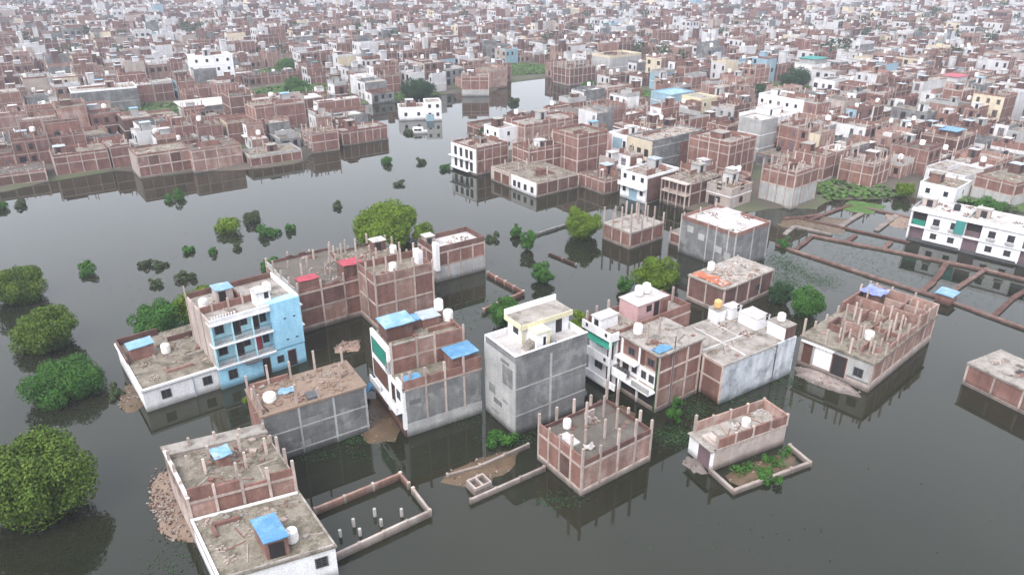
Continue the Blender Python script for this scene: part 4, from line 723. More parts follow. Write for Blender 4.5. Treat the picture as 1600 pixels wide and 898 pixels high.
h = mh('brick house with leaning white columns behind the green patch', 72.0, 142.5, 42, 7.5, 7, [.5, 3.0, 5.0], 'brick', 3, 3, ext=(.8, 2.0), par=.2, roof='deck_light', deb=10, stubs=6)

# ------------------------------------------------------------------ the rest of the town
GREENS = [(-108, 217, 12), (-72, 247, 16), (-86, 290, 13), (33, 245, 13), (68, 139.5, 8), (2, 297, 15), (-30, 240, 9), (95, 254, 8), (76, 232, 4), (86, 128, 8), (-118, 258, 8), (-140, 190, 6)]
CA, SA = math.cos(R(36)), math.sin(R(36))
def overlaps(x, y, rot, w, d, extra):
    c, n = math.cos(rot), math.sin(rot); pts = [(x + u * c - v * n, y + u * n + v * c) for u in (0, w / 2, w) for v in (0, d / 2, d)]
    for (fx, fy, fr, fw, fd) in extra:
        if abs(fx - x) > 45 or abs(fy - y) > 45: continue
        cc, nn = math.cos(fr), math.sin(fr)
        for px, py in pts:
            dx, dy = px - fx, py - fy; u = dx * cc + dy * nn; v = -dx * nn + dy * cc
            if -.6 < u < fw + .6 and -.6 < v < fd + .6: return True
    return False
cands = []
gv = 40.0; row = 0; tr = random.Random(5)
while gv < 1150:
    depth = tr.uniform(7.5, 10); gu = -700.0 + tr.uniform(0, 10); nxt = gu + tr.uniform(35, 70)
    while gu < 1200:
        w = tr.uniform(4.8, 8.2)
        if tr.random() < .06: w *= 1.6
        if gu > nxt: gu += 3.5; nxt = gu + tr.uniform(35, 70)
        dd = depth * tr.uniform(.75, 1.0)
        x = gu * CA - gv * SA; y = gu * SA + gv * CA
        gu += w + tr.choice((.15, .2, .3, 1.2))
        if y < 118 or y > 1000: continue
        dep = y * .906 + 45 * .4226; px = 800 + 1150 * x / dep
        if not -160 < px < 1760: continue
        cands.append((x, y, w, dd, px, tr.random(), tr.random(), tr.random(), tr.random(), tr.random()))
    gv += depth + (2.8 if row % 2 else .3); row += 1
ok = []
ca = np.array([(c[0] + .5 * (c[2] * CA - c[3] * SA), c[1] + .5 * (c[2] * SA + c[3] * CA)) for c in cands])
lake_in = in_poly(ca[:, 0], ca[:, 1], LAKE) | (edge_dist(ca[:, 0], ca[:, 1], LAKE) < 3.6)
for c, cc, li in zip(cands, ca, lake_in):
    if li or c[5] < .05: continue
    if any((cc[0] - gx) ** 2 + (cc[1] - gy) ** 2 < (gr + 3) ** 2 for gx, gy, gr in GREENS): continue
    if cc[1] < 330 and overlaps(c[0], c[1], R(36), c[2], c[3], FOOT): continue
    ok.append((c, cc))
fp2 = [(c[0], c[1], R(36), c[2], c[3]) for c, cc in ok if cc[1] < 330]
for k in range(2600):            # small houses fill the gaps between the plots
    y = tr.uniform(120, 320); x = tr.uniform(-.78, .78) * (y + 20); w, dd = tr.uniform(3.6, 5.5), tr.uniform(4, 6.5)
    cc = (x + .5 * (w * CA - dd * SA), y + .5 * (w * SA + dd * CA))
    if in_poly(np.array([cc[0]]), np.array([cc[1]]), LAKE)[0] or edge_dist(np.array([cc[0]]), np.array([cc[1]]), LAKE)[0] < 3.4: continue
    if any((cc[0] - gx) ** 2 + (cc[1] - gy) ** 2 < (gr + 2.5) ** 2 for gx, gy, gr in GREENS): continue
    dep = y * .906 + 19; px = 800 + 1150 * x / dep
    if not -120 < px < 1720 or overlaps(x, y, R(36), w, dd, FOOT) or overlaps(x, y, R(36), w, dd, fp2): continue
    fp2.append((x, y, R(36), w, dd)); ok.append(((x, y, w, dd, px, .5, tr.random(), tr.random() * .75, tr.random(), tr.random()), cc))
ok.sort(key=lambda q: math.hypot(q[1][0], q[1][1]))
N_THINGS = 300 - len([f for f in FOOT])
near, far = ok[:N_THINGS], ok[N_THINGS:]
ORD = ['first', 'second', 'third', 'fourth', 'fifth', 'sixth', 'seventh', 'eighth', 'ninth', 'tenth', 'eleventh', 'twelfth', 'thirteenth', 'fourteenth', 'fifteenth', 'sixteenth', 'seventeenth', 'eighteenth', 'nineteenth', 'twentieth']
ORD += ['twenty-' + o for o in ORD[:9]]
# rows within each bank, counted from the water, and places within the row, counted from the left
banks = {'left': [], 'right': []}
for q in near: banks['left' if q[1][0] < -8 else 'right'].append(q)
PLACE = {}
for bank, qs in banks.items():
    qs.sort(key=lambda q: q[1][1]); per = 13
    for r in range(0, len(qs), per):
        rowq = sorted(qs[r:r + per], key=lambda q: q[0][4])
        for i, q in enumerate(rowq): PLACE[id(q)] = (bank, r // per, i)
STY = [('brick', 'red brick'), ('brick_pale', 'pale brick'), ('brick_dark', 'dark brick'), ('grey_plaster', 'grey plaster'), ('white_far', 'white'), ('cream_paint', 'cream'), ('light_blue_far', 'light blue'), ('plaster_pink', 'pinkish plaster')]
def pick_style(t, dist):
    if dist < 250: ws = (.40, .17, .20, .10, .06, .01, .01, .05)
    elif dist < 380: ws = (.32, .18, .17, .11, .12, .02, .015, .065)
    elif dist < 520: ws = (.20, .14, .16, .16, .22, .02, .01, .09)
    else: ws = (.08, .07, .13, .23, .36, .03, .01, .09)
    a = 0
    for i, w in enumerate(ws):
        a += w
        if t < a: return i
    return 0
NST = {1: 'one-storey', 2: 'two-storey', 3: 'three-storey', 4: 'four-storey'}
FRONTS = ('white_far', 'white_far', 'white_far', 'white_far', 'plaster_light', 'cream_paint', 'plaster_light', 'plaster_pink', 'white_far', 'light_blue_far')
def volume(h, ns, mat, framed, stubs, lr, near3):
    sh = 2.7; top = .5 + ns * sh; levels = [.5 + sh * k for k in range(ns + 1)]
    h.block(-.5, top, mat); m = MB()
    if framed:
        bu, bv = max(2, round(h.w / 2.4)), max(1, round(h.d / 2.6))
        for z in levels[1:]:
            for f in (0, 1, 2, 3): m.box(*h.fb(f, -.04 if f in (0, 2) else 0, h.length(f) + (.04 if f in (0, 2) else 0), z - .17, z, -.05, .04))
        for f, n in ((0, bu), (1, bv), (2, bu), (3, bv)):
            for k in range(n + 1):
                if lr.random() < .2 and 0 < k < n: continue
                a = h.length(f) * k / n + (lr.uniform(-.3, .3) if 0 < k < n else 0); e = lr.uniform(.5, 2.2) if stubs and lr.random() < .8 else .02
                m.box(*h.fb(f, a - .075, a + .075, -.4, top + e, -.09, .06))
    if stubs:
        for k in range(lr.randint(2, 6)): u, v = lr.uniform(.3, h.w - .3), lr.uniform(.3, h.d - .3); m.box(u - .08, u + .08, v - .08, v + .08, top, top + lr.uniform(.7, 2))
    if m.v: tag(h.mk(m, 'concrete_frame', 'concrete'), kind='stuff')
    elif ns > 1: h.ring('band', .5 + sh - .08, .5 + sh + .08, -.05, .06, 'white_far')
    p = lr.uniform(.4, 1.2); pm = mat if lr.random() < .6 else lr.choice(('brick', 'brick_pale', 'plaster_light')); pb = MB()
    for f in (0, 1, 2, 3):
        if lr.random() < .25: continue
        L = h.length(f); a, b = (-.02, L + .02) if f in (0, 2) else (.13, L - .13)
        if lr.random() < .3: c_ = a + (b - a) * lr.uniform(.3, .7); a, b = (a, c_) if lr.random() < .5 else (c_, b)
        pb.box(*h.fb(f, a, b, top - .1, top + p * lr.choice((1, 1, .6, .3)), -.13, .02))
    if lr.random() < .5: v = h.d * lr.uniform(.3, .7); pb.box(.2, h.w * lr.uniform(.4, .95), v, v + .13, top, top + lr.uniform(.4, 1.3))
    if lr.random() < .4: u = h.w * lr.uniform(.3, .7); pb.box(u, u + .13, .2, h.d * lr.uniform(.4, .95), top, top + lr.uniform(.4, 1.3))
    if pb.v: h.mk(pb, 'parapet', pm)
    h.roof(top + .02, lr.choice(('deck', 'deck', 'deck_light', 'deck_light', 'deck_dark', 'deck_dark', 'deck_white')))
    if lr.random() < .8: h.clutter(top + .09, 7)
    return top, levels
def fronts(h, f, levels, lr, wall, prob):
    L = h.length(f); n = max(1, int(L / 2.2))
    for z in levels[:-1]:
        for k in range(n):
            if lr.random() < .12: continue
            big = lr.random() < .35; a = L * (k + .5) / n - .5
            h.part('window', [h.fb(f, a, a + (1.3 if big else .85), z + (.15 if big else .85), z + 2.1, -.05, .1)], lr.choice(('pane', 'door_dark', 'door_dark', 'shutter')))
def town_house(q):
    (x, y, w, d, px, t0, t1, t2, t3, t4), cc = q
    dist = math.hypot(*cc); si = pick_style(t1, dist); mat, adj = STY[si]; lr = random.Random(int(x * 1000 + y * 7))
    ns = 1 + (t2 > .38) + (t2 > .86); bank, r, i = PLACE[id(q)]
    framed = si < 3 and (t3 > .4 or t4 < .6); stubs = t3 > .4 if framed else t3 > .85; roomy = t4 > .5
    front = lr.choice(FRONTS) if si < 4 and lr.random() < .42 else None
    fa = {'white_far': 'white-fronted', 'cream_paint': 'cream-fronted', 'plaster_light': 'plaster-fronted', 'light_blue_far': 'blue-fronted', 'plaster_pink': 'pink-fronted'}.get(front)
    feat = f'{fa} {adj} house' if fa else f'{adj} house'
    feat += ' with roof columns' if stubs else (' with roof hut' if roomy else ' with flat roof')
    where = f'{ORD[i]} from left in {ORD[r]} row, {bank} bank'
    h = House('house', f'{NST[ns]} {feat}, {where}', x, y, 36 + lr.uniform(-3, 3), w, d, f'houses of the {bank} bank', 'house')
    split = lr.random() < .62 and d > 5.2
    d1 = d * lr.uniform(.35, .65) if split else d
    a = h.sub(0, 0, w, d1); n1 = ns if not split else max(1, ns - lr.choice((0, 1, 1)))
    top, lev = volume(a, n1, mat, framed, stubs, lr, dist < 200); vols = [(a, lev, top)]
    if split:
        b = h.sub(0, d1 + .02, w, d - d1 - .02); tb, lb = volume(b, ns if n1 < ns or lr.random() < .6 else max(1, ns - 1), mat if lr.random() < .75 else 'brick', framed or lr.random() < .3, stubs, lr, dist < 200); vols.append((b, lb, tb))
    for s_, lev, tp in vols:
        if front: s_.part('front_wall', [s_.fb(3, 0, s_.d, 0, tp + .15, .045, .1)], front)
        if front or lr.random() < (.7 if not framed else .3):
            fronts(s_, 3, lev, lr, mat, 1)
            if len(lev) > 2 and lr.random() < .5: s_.part('balcony', [s_.fb(3, .2, s_.d - .2, lev[1], lev[1] + lr.choice((.15, .6, .7)), .1, .9)], front or 'plaster_light')
    if lr.random() < (.5 if not framed else .16): fronts(a, 0, vols[0][1], lr, mat, 1)
    s_, lev, tp = vols[-1]
    if roomy:
        u0 = lr.uniform(.3, max(.35, w - 2.6)); v0 = lr.uniform(.2, max(.25, s_.d - 2.4)); rm = lr.choice((mat, 'brick', 'white_far', 'plaster_light', 'brick_dark'))
        s_.room(u0, u0 + lr.uniform(1.5, 2.2), v0, v0 + lr.uniform(1.5, 2.1), tp + .05, lr.uniform(1.3, 2.1), rm, lr.choice(('deck_light', 'deck_white', 'deck_white', 'tin', 'tarp_pale' if lr.random() < .3 else 'deck')), .15, door=(3, v0 + .3, .75))
    if lr.random() < .4:
        s_, lev, tp = vols[0]; u, v = lr.uniform(.7, w - .7), lr.uniform(.6, max(.7, s_.d - .6)); tx, ty = s_.pt(u, v); dark = lr.random() < .2
        tank(f'{"black" if dark else "white"} tank on the {adj} house {ORD[i]} from left in {ORD[r]} row, {bank} bank', tx, ty, tp + .09, lr.uniform(.45, .6), 1.0, 'tank_black' if dark else 'tank_white', stand=lr.choice((0, .5, 1.0)))
for q in near: town_house(q)

# everything farther off reads as one mass of roofs
FM = ['brick', 'brick_pale', 'brick_dark', 'grey_plaster', 'white_far', 'cream_paint', 'light_blue_far', 'plaster_pink', 'deck_light', 'deck_white', 'deck', 'door_dark', 'tank_white', 'tin', 'teal_far', 'concrete', 'tarp_pale']
ft = MB(); ft.open = True; lr = random.Random(77)
for (x, y, w, d, px, t0, t1, t2, t3, t4), cc in far:
    dist = math.hypot(*cc); si = pick_style(t1, dist); ns = 1 + (t2 > .35) + (t2 > .85); rot = R(36 + lr.uniform(-4, 4))
    B = lambda mi, *a: (setattr(ft, 'cur', mi), ft.rbox(x, y, rot, *a))
    d1 = d * lr.uniform(.35, .65); front = lr.choice((4, 4, 4, 4, 5, 7)) if lr.random() < .5 else None
    for (v0, v1, n) in ((0, d1, max(1, ns - lr.choice((0, 1)))), (d1 + .02, d, ns)):
        top = .5 + 2.7 * n; mt = si if lr.random() < .8 else 0
        B(mt, 0, w, v0, v1, -.5, top); B(lr.choice((8, 8, 9, 10, 10, 13)), .12, w - .12, v0 + .12, v1 - .12, top - .1, top + .05)
        pm = mt if lr.random() < .6 else lr.choice((4, 1, 0)); p = lr.uniform(.3, 1.1)
        B(pm, -.02, w + .02, v0 - .02, v0 + .12, top - .1, top + p * lr.choice((1, .5))); B(pm, -.02, .12, v0 + .12, v1, top - .1, top + p); B(pm, w - .12, w + .02, v0 + .12, v1, top - .1, top + p * lr.choice((1, .4)))
        if front is not None: B(front, -.12, -.03, v0, v1, 0, top + .2)
        if mt < 3 and dist < 470:
            B(15, -.05, w + .05, v0 - .05, v0 + .05, top - .2, top)
            for k in range(4): u = w * k / 3; B(15, u - .09, u + .09, v0 - .08, v0 + .1, 0, top + lr.uniform(.2, 1.8))
            if lr.random() < .5:
                for k in range(3): u, v = lr.uniform(.3, w - .3), lr.uniform(v0 + .2, v1 - .2); B(15, u - .1, u + .1, v - .1, v + .1, top, top + lr.uniform(.8, 1.9))
        if dist < 560:
            for n_ in range(n):
                z = .5 + 2.7 * n_ + .7
                if front is not None or lr.random() < .4:
                    for k in range(max(1, int((v1 - v0) / 2.2))): a_ = v0 + .5 + 2.2 * k; B(11, -.17, .05, a_, a_ + lr.choice((.8, 1.3)), z, z + 1.4)
                if v0 == 0 and lr.random() < .35:
                    for k in range(max(1, int(w / 2.4))): a_ = .6 + 2.4 * k; B(11, a_, a_ + lr.choice((.8, 1.3)), -.06, .05, z, z + 1.3)
    if t4 > .4:
        u0, v0 = lr.uniform(.3, max(.4, w - 2.6)), lr.uniform(.3, d * .6); rm = lr.choice((si, 4, 4, 3, 0, 2)); hh = lr.uniform(1.4, 2.2); a_, b_ = lr.uniform(1.5, 2.3), lr.uniform(1.5, 2.4)
        B(rm, u0, u0 + a_, v0, v0 + b_, 3.2, top + hh); B(lr.choice((8, 9, 9, 13, 14 if lr.random() < .12 else 9)), u0 - .15, u0 + a_ + .15, v0 - .15, v0 + b_ + .15, top + hh, top + hh + .1)
    if lr.random() < .55: u, v = lr.uniform(.6, w - .6), lr.uniform(d1 + .5, d - .4); B(12, u - .45, u + .45, v - .45, v + .45, top, top + lr.uniform(1.0, 1.7))
tag(ft.build('far_town', FM), 'dense mass of small brick and white houses filling the distance', 'houses', kind='stuff')

# ------------------------------------------------------------------ trees and plants
nr = np.random.default_rng(3)
def leaf_quads(centers, radii, n, size, up=.25, flat=1.0):
    centers = np.asarray(centers, float); radii = np.asarray(radii, float)
    idx = nr.choice(len(radii), n, p=radii ** 2 / (radii ** 2).sum())
    dr = nr.normal(size=(n, 3)); dr[:, 2] += up; dr /= np.linalg.norm(dr, axis=1)[:, None]
    rr = radii[idx] * (nr.uniform(.45, 1.08, n) ** .6)
    p = centers[idx] + dr * rr[:, None] * np.array((1, 1, flat))
    nm = dr + nr.normal(size=(n, 3)) * .55; nm /= np.linalg.norm(nm, axis=1)[:, None]
    t = np.cross(nm, nr.normal(size=(n, 3))); t /= np.linalg.norm(t, axis=1)[:, None] + 1e-9; b = np.cross(nm, t)
    s = size * nr.uniform(.55, 1.3, n)[:, None]
    q = np.stack([p - t * s, p - b * s * .55, p + t * s, p + b * s * .55], 1)
    q[..., 2] = np.maximum(q[..., 2], .02)
    return q.reshape(-1, 3)
def tree(label, x, y, Rr, hh, mat, n, size, base=.3, group='trees standing in the flood', name='tree', lumps=26, z0=0.0, cat='tree'):
    o = empty(name, x, y, z0, nr.uniform(0, 6.28)); tag(o, label, cat, group); Rr *= .87; hh *= .92
    zc = base + hh * .8
    cs, rs = [], []
    for k in range(lumps):
        a = nr.uniform(0, 2 * math.pi); e = math.asin(nr.uniform(-.6, 1)); f = nr.uniform(.55, .82)
        f *= nr.choice((.92, 1.0, 1.0, 1.08)); cs.append((Rr * f * math.cos(a) * math.cos(e), Rr * f * math.sin(a) * math.cos(e), zc + hh * f * math.sin(e) * .95)); rs.append(Rr * nr.uniform(.14, .36))
    cs += [(0, 0, zc * .8), (Rr * .25, 0, zc * .6), (-Rr * .22, Rr * .2, zc * .65), (0, -Rr * .28, zc * .6)]; rs += [Rr * .62, Rr * .5, Rr * .5, Rr * .5]
    cs = np.array(cs); rs = np.array(rs); cs[:, 2] = np.maximum(cs[:, 2], rs * .5 + base * .5)
    quads('crown', leaf_quads(cs, rs, int(n * 1.9), size * .72), o, mat)
    m = MB(); r0 = max(.1, Rr * .07)
    m.tube([(0, 0, -1.5), (.05, .02, zc * .35), (.1 * Rr * .3, 0, zc * .8), (.05, .1, zc * 1.15)], [r0, r0 * .85, r0 * .6, r0 * .3])
    for k in range(6):
        c = cs[k * (lumps // 6)] ; m.tube([(0, 0, zc * .3), tuple(c * .5 + np.array((0, 0, zc * .2))), tuple(c)], [r0 * .5, r0 * .35, r0 * .12], 5)
    m.build('trunk', 'bark', o)
tree('largest green tree at the lower left corner', -41.2, 50.0, 5.7, 4.7, 'leaf_mid', 26000, .2, .2, lumps=46)
tree('low spreading green bush tree beside the low white house', -49.3, 69.0, 4.9, 2.0, 'leaf_green', 13000, .17, -.2, lumps=34)
tree('round olive green tree at the left edge above the spreading bush tree', -57.3, 79.3, 4.4, 3.5, 'leaf_mid', 13000, .19, -.3, lumps=32)
tree('dark green tree cut by the left picture edge', -68.4, 92.6, 4.4, 3.2, 'leaf_mid', 11000, .2, -.3, lumps=30)
tree('green tree crowding behind the low white house', -44.6, 81.6, 4.0, 2.9, 'leaf_green', 9000, .18, .1, lumps=28)
tree('lighter green tree touching the back of the blue house', -40.2, 84.6, 4.2, 3.2, 'leaf_bright', 8500, .18, .2, lumps=26)
tree('big wide bright green tree behind the brick houses', -21.3, 115.4, 7.2, 3.6, 'leaf_bright', 21000, .24, .0, lumps=40)
tree('small bright tree beside the walled brick roof', -14.6, 114.8, 2.3, 1.8, 'leaf_bright', 3500, .2, .3, lumps=14)
tree('round bright green tree alone in water before the peninsula', 11.8, 117.0, 3.9, 3.4, 'leaf_bright', 10000, .2, -.2, lumps=28)
tree('round green tree in front of the grey plaster block', 20.9, 96.7, 4.0, 2.9, 'leaf_bright', 9500, .2, -.2, lumps=26)
tree('small blue-green bush tree left of the round tree', 16.0, 95.0, 1.6, 1.6, 'leaf_green', 2600, .17, .1, lumps=12)
tree('green shrubby tree behind the unfinished column house', 39.3, 88.0, 3.0, 2.4, 'leaf_green', 6000, .18, .2, lumps=22)
tree('dark low tree between rubble roof and the shrubby tree', 37.0, 91.8, 2.3, 1.6, 'leaf_dark', 3500, .18, .1, lumps=16)
tree('dark green tree half hidden behind the tall grey house', -1.0, 84.5, 2.7, 2.7, 'leaf_green', 6000, .18, .1, lumps=20)
tree('dark bushy tree standing in open water right of the channel', 4.5, 98.4, 2.1, 2.1, 'leaf_green', 4500, .17, .0, lumps=16)
tree('narrow bushy tree north of the dark bushy tree', 2.5, 111.0, 1.8, 2.2, 'leaf_green', 3600, .17, .0, lumps=14)
tree('smallest bushy tree at the end of the drowned wall', .7, 117.2, 1.5, 1.4, 'leaf_green', 2400, .17, .0, lumps=12)
tree('bright green tree top between the grey house and the white balconies', 8.4, 82.5, 1.8, 1.9, 'leaf_bright', 3200, .17, .1, lumps=12)
GT = 'trees in the town'
tree('dark green tree on the shore behind the white island house', -30.0, 238.0, 6.0, 3.8, 'leaf_dark', 7000, .3, .5, GT)
tree('dark tree among roofs beside the teal shed', 94.1, 252, 6.0, 3.6, 'leaf_dark', 6000, .3, 2.0, GT)
tree('small dark round tree amid the right bank roofs', 75.8, 231, 3.3, 2.2, 'leaf_dark', 3000, .28, 2.4, GT)
tree('green bush tree behind the white terrace', 86.6, 127.5, 3.4, 2.0, 'leaf_green', 5000, .2, .3, GT)
tree('small light green tree at the edge of the vegetable patch', 76.8, 138.5, 2.2, 1.8, 'leaf_bright', 3000, .2, .3, GT)
tree('small grey-green tree behind the white veranda house', -7.1, 187.0, 2.2, 1.6, 'leaf_dry', 2200, .22, .4, GT)
tree('grey-green tree leaning over the channel at the peninsula tip', 0.4, 222.4, 2.4, 2.3, 'leaf_dry', 2200, .24, .4, GT)
tree('green tree row end in the left bank meadow', -72, 250, 5.0, 2.6, 'leaf_green', 4500, .3, .3, GT)
tree('dark thicket tree below the left bank meadow', -66, 238, 5.0, 2.2, 'leaf_green', 4500, .3, .3, GT)
tree('green tree in the upper left meadow', -86, 290, 5.6, 3.2, 'leaf_green', 4000, .34, .5, GT)
tree('dark tree by the white four-storey house', -90, 240, 2.6, 2.4, 'leaf_dark', 2500, .26, .4, GT)
tree('bushy tree beside the bright green field', 26, 252, 3.2, 2.0, 'leaf_green', 3000, .3, .3, GT)
tree('dark tree under the long grey wall on the left bank', -137, 187, 4.0, 2.4, 'leaf_dark', 3500, .28, .4, GT)
GB = 'bushes and weeds in the open water'
bl = [(-64.3, 102.0, 1.35, 'leaf_green', 'round green bush alone in open water right of the cut-off tree'), (-65.0, 137.2, 1.5, 'leaf_green', 'round green bush near the left shore houses'),
 (-48.5, 118.9, 2.1, 'leaf_bright', 'flat light green weed clump, widest in the lake middle'), (-41.7, 117.6, 1.65, 'leaf_green', 'green bush right of the flat light green clump'), (-46.9, 124.6, 1.5, 'leaf_dry', 'grey spiky bush behind the flat light green clump'),
 (-38.6, 119.9, .9, 'leaf_dark', 'small dark round bush east of the green bush'), (-28.5, 163.4, 1.4, 'leaf_dark', 'dark bush off the end of the left spit'), (-20.7, 163.1, .9, 'leaf_dry', 'tall grey bush in the channel mouth'), (-23.3, 146.9, .95, 'leaf_dry', 'grey bush in the channel mouth nearer the lake'),
 (-32.7, 132.6, .9, 'leaf_dry', 'small grey tuft midway between the big tree and left shore'), (-53.8, 104.2, .95, 'leaf_dry', 'grey-green tuft, larger of the pair in the lake middle'), (-48.4, 99.4, 1.2, 'leaf_dry', 'olive tuft close above the blue house'),
 (-56.5, 104.5, .9, 'leaf_dry', 'flat grey weeds left of the grey-green tuft'), (-52.4, 110.4, .85, 'leaf_dark', 'dark tuft above the grey-green pair'), (-48.2, 109.5, .75, 'leaf_dark', 'tiny dark tuft right of the other dark tuft'), (-51.7, 97.3, .8, 'leaf_dry', 'small grey tuft nearest above the crowding trees'),
 (-44.6, 111.3, .7, 'leaf_dry', 'leaning grey tuft below the green bush'), (-3.2, 115.5, 1.0, 'leaf_dry', 'dull bush off the walled brick roof'), (-26.9, 192.0, 1.2, 'leaf_dry', 'low weeds by the white van before the island'), (-14.5, 158.0, 1.1, 'leaf_dark', 'dark shrub against the white veranda house'),
 (-32.6, 104.5, 1.1, 'leaf_dry', 'dry shrub behind the wide brick house'), (-36.6, 103.6, 1.6, 'leaf_green', 'green shrub at the back corner of the blue house'), (-93.0, 133.3, 1.2, 'leaf_dry', 'low weeds at the left waterline'), (-95.9, 131.0, 1.3, 'leaf_green', 'green weeds at the left picture edge below the shed row')]
for x, y, r, mt, lb in bl:
    r *= 1.2; mt = {'leaf_dark': 'leaf_green'}.get(mt, mt)
    o = empty('bush', x, y, 0, nr.uniform(0, 6)); tag(o, lb, 'bush', GB); lum = 9
    cs = np.stack([nr.normal(0, r * .4, lum), nr.normal(0, r * .4, lum), np.abs(nr.normal(.25 * r, .25 * r, lum))], 1)
    quads('foliage', leaf_quads(cs, np.full(lum, r * .42), int(900 * max(.6, r)), .13 + .02 * r, .5), o, mt)
    MB().tube([(0, 0, -1), (.05, 0, r * .5)], [.06, .03], 5).build('stem', 'bark', o)
# plants growing by the houses
for x, y, r, hgt, mt, lb in ((-1.2, 60.2, 1.5, .5, 'leaf_green', 'leafy green weeds at the foot of the tall grey house'), (17.0, 63.6, 1.0, 1.9, 'leaf_green', 'creeper covered shrub at the brick house corner with white balcony'), (-27.8, 66.3, 1.1, 1.3, 'leaf_bright', 'grassy clump against the foot of the blue house'),
                             (23.6, 54.9, 1.3, .6, 'leaf_green', 'taller weeds in the walled plot near its doorstep corner'), (44.5, 112.5, 1.2, .7, 'leaf_green', 'green tuft at the corner of the drowned plot walls'), (-43.6, 68.6, 1.0, .5, 'leaf_dry', 'scrub on the mud beside the low white house')):
    o = empty('weed_clump', x, y, .05); tag(o, lb, 'plant', 'plants by the houses')
    cs = np.stack([nr.normal(0, r * .45, 10), nr.normal(0, r * .45, 10), np.abs(nr.normal(hgt * .5, hgt * .35, 10))], 1); quads('foliage', leaf_quads(cs, np.full(10, r * .35), 1500, .13, .4), o, mt)
    MB().tube([(0, 0, -.6), (.03, 0, hgt * .7)], [.05, .02], 5).build('stem', 'bark', o)
# floating weeds, grass and green ground cover
pts = []
for cx, cy, sx, sy, n in ((-.5, 60.6, 1.6, .5, 260), (10.5, 61.4, 1.8, .6, 300), (26.5, 66.9, 3.0, .8, 300), (-18, 58.0, 3.5, .6, 200), (-27.5, 45.5, 1.2, 2.5, 160), (16.5, 60.8, 1.5, 1.0, 700), (19.5, 65.5, 1.3, 1.3, 500), (4.2, 51.6, 1.3, .6, 150), (31.5, 71.2, 1.6, .9, 220), (-6.5, 63.7, 2.2, .5, 160), (-15.6, 60.3, .8, .6, 160), (42.5, 104.5, 1.6, 3, 1500), (40, 98, 1.5, 2, 900), (45.5, 99, 1.6, 1.6, 700), (-14.5, 84.5, 2.5, 2.0, 300), (-4, 90, 3, 3, 500), (-24, 150, 3, 10, 60), (-12, 205, 4, 12, 60), (-52, 107, 12, 8, 260), (-30, 128, 14, 10, 200), (57, 107, 5, 6, 900), (66, 97, 4, 5, 300), (54, 121, 4, 4, 900), (1, 106, 4, 7, 200), (-10, 74, 3, 2, 200), (24, 50, 9, 4, 60), (-20, 62, 4, 2, 120)):
    a = np.stack([nr.normal(cx, sx, n), nr.normal(cy, sy, n), nr.uniform(.02, .1, n)], 1); pts.append(a)
P_ = np.concatenate(pts); k = len(P_); an = nr.uniform(0, 6.28, k); s = nr.uniform(.04, .13, k); t = np.stack([np.cos(an), np.sin(an), nr.normal(0, .15, k)], 1) * s[:, None]; b = np.stack([-np.sin(an), np.cos(an), nr.normal(0, .15, k)], 1) * s[:, None] * .7
q = np.stack([P_ - t, P_ - b, P_ + t, P_ + b], 1).reshape(-1, 3); q[:, 2] = np.maximum(q[:, 2], .01)
tag(quads('floating_weeds', q, None, 'leaf_dark'), 'green weeds and litter drifting on the flood water', 'weeds', kind='stuff')
gs = []
for gx, gy, gr in GREENS:
    n = int(gr * gr * 14); a = nr.uniform(0, 6.28, n); r_ = gr * np.sqrt(nr.uniform(0, 1, n)); gs.append(np.stack([gx + r_ * np.cos(a), gy + r_ * np.sin(a), nr.uniform(.45, 1.0, n)], 1))
P_ = np.concatenate(gs); P_ = P_[~in_poly(P_[:, 0], P_[:, 1], LAKE)]; k = len(P_); an = nr.uniform(0, 6.28, k); s = nr.uniform(.25, .55, k)
t = np.stack([np.cos(an), np.sin(an), nr.normal(0, .3, k)], 1) * s[:, None]; b = np.stack([-np.sin(an), np.cos(an), nr.normal(0, .3, k)], 1) * s[:, None]
tag(quads('meadow_grass', np.stack([P_ - t, P_ - b, P_ + t, P_ + b], 1).reshape(-1, 3), None, 'grass'), 'green grass and crops on open plots between the houses', 'grass', kind='stuff')
# far trees
cs, rs = [], []
fr = np.random.default_rng(9)
for k in range(420):
    y = fr.uniform(290, 640) if k < 180 else fr.uniform(590, 1000); x = fr.uniform(-.8, .8) * y; r = fr.uniform(2, 5) * (1.5 if y > 600 else 1)
    for j in range(5): cs.append((x + fr.normal(0, r * .5), y + fr.normal(0, r * .5), fr.uniform(4, 8) + (3 if y > 590 else 0))); rs.append(r * .55)
tag(quads('far_trees', leaf_quads(cs, rs, 100000, .58), None, 'leaf_dark'), 'dark trees scattered among the distant houses', 'trees', kind='stuff')

# ------------------------------------------------------------------ drowned plot walls, posts, mud and rubble
def wall_line(label, pts, hgt, t=.23, mat='brick', cap=None, post=2.4, group='low walls of drowned plots', plain=False):
    o = empty('plot_wall', pts[0][0], pts[0][1]); tag(o, label, 'wall', group, 'thing')
    for (x0, y0), (x1, y1) in zip(pts[:-1], pts[1:]):
        L = math.hypot(x1 - x0, y1 - y0); a = math.atan2(y1 - y0, x1 - x0); n = max(1, round(L / post))
        for k in range(n):
            m = MB(); e_ = 0 if plain else .1; w_ = rnd.uniform(-.08, .08) if plain else 0; m.rbox(x0 - pts[0][0], y0 - pts[0][1], a, L * k / n + e_, L * (k + 1) / n - e_, -t / 2 + w_, t / 2, -1.5, hgt * rnd.uniform(.86, 1.0)); m.build('wall_panel', mat, o)
        if plain: continue
        for k in range(n + 1):
            m = MB(); m.rbox(x0 - pts[0][0], y0 - pts[0][1], a, L * k / n - .11, L * k / n + .11, -t / 2 - .03, t / 2 + .03, -1.5, hgt * rnd.uniform(1.0, 1.12)); m.build('post', cap or 'concrete', o)
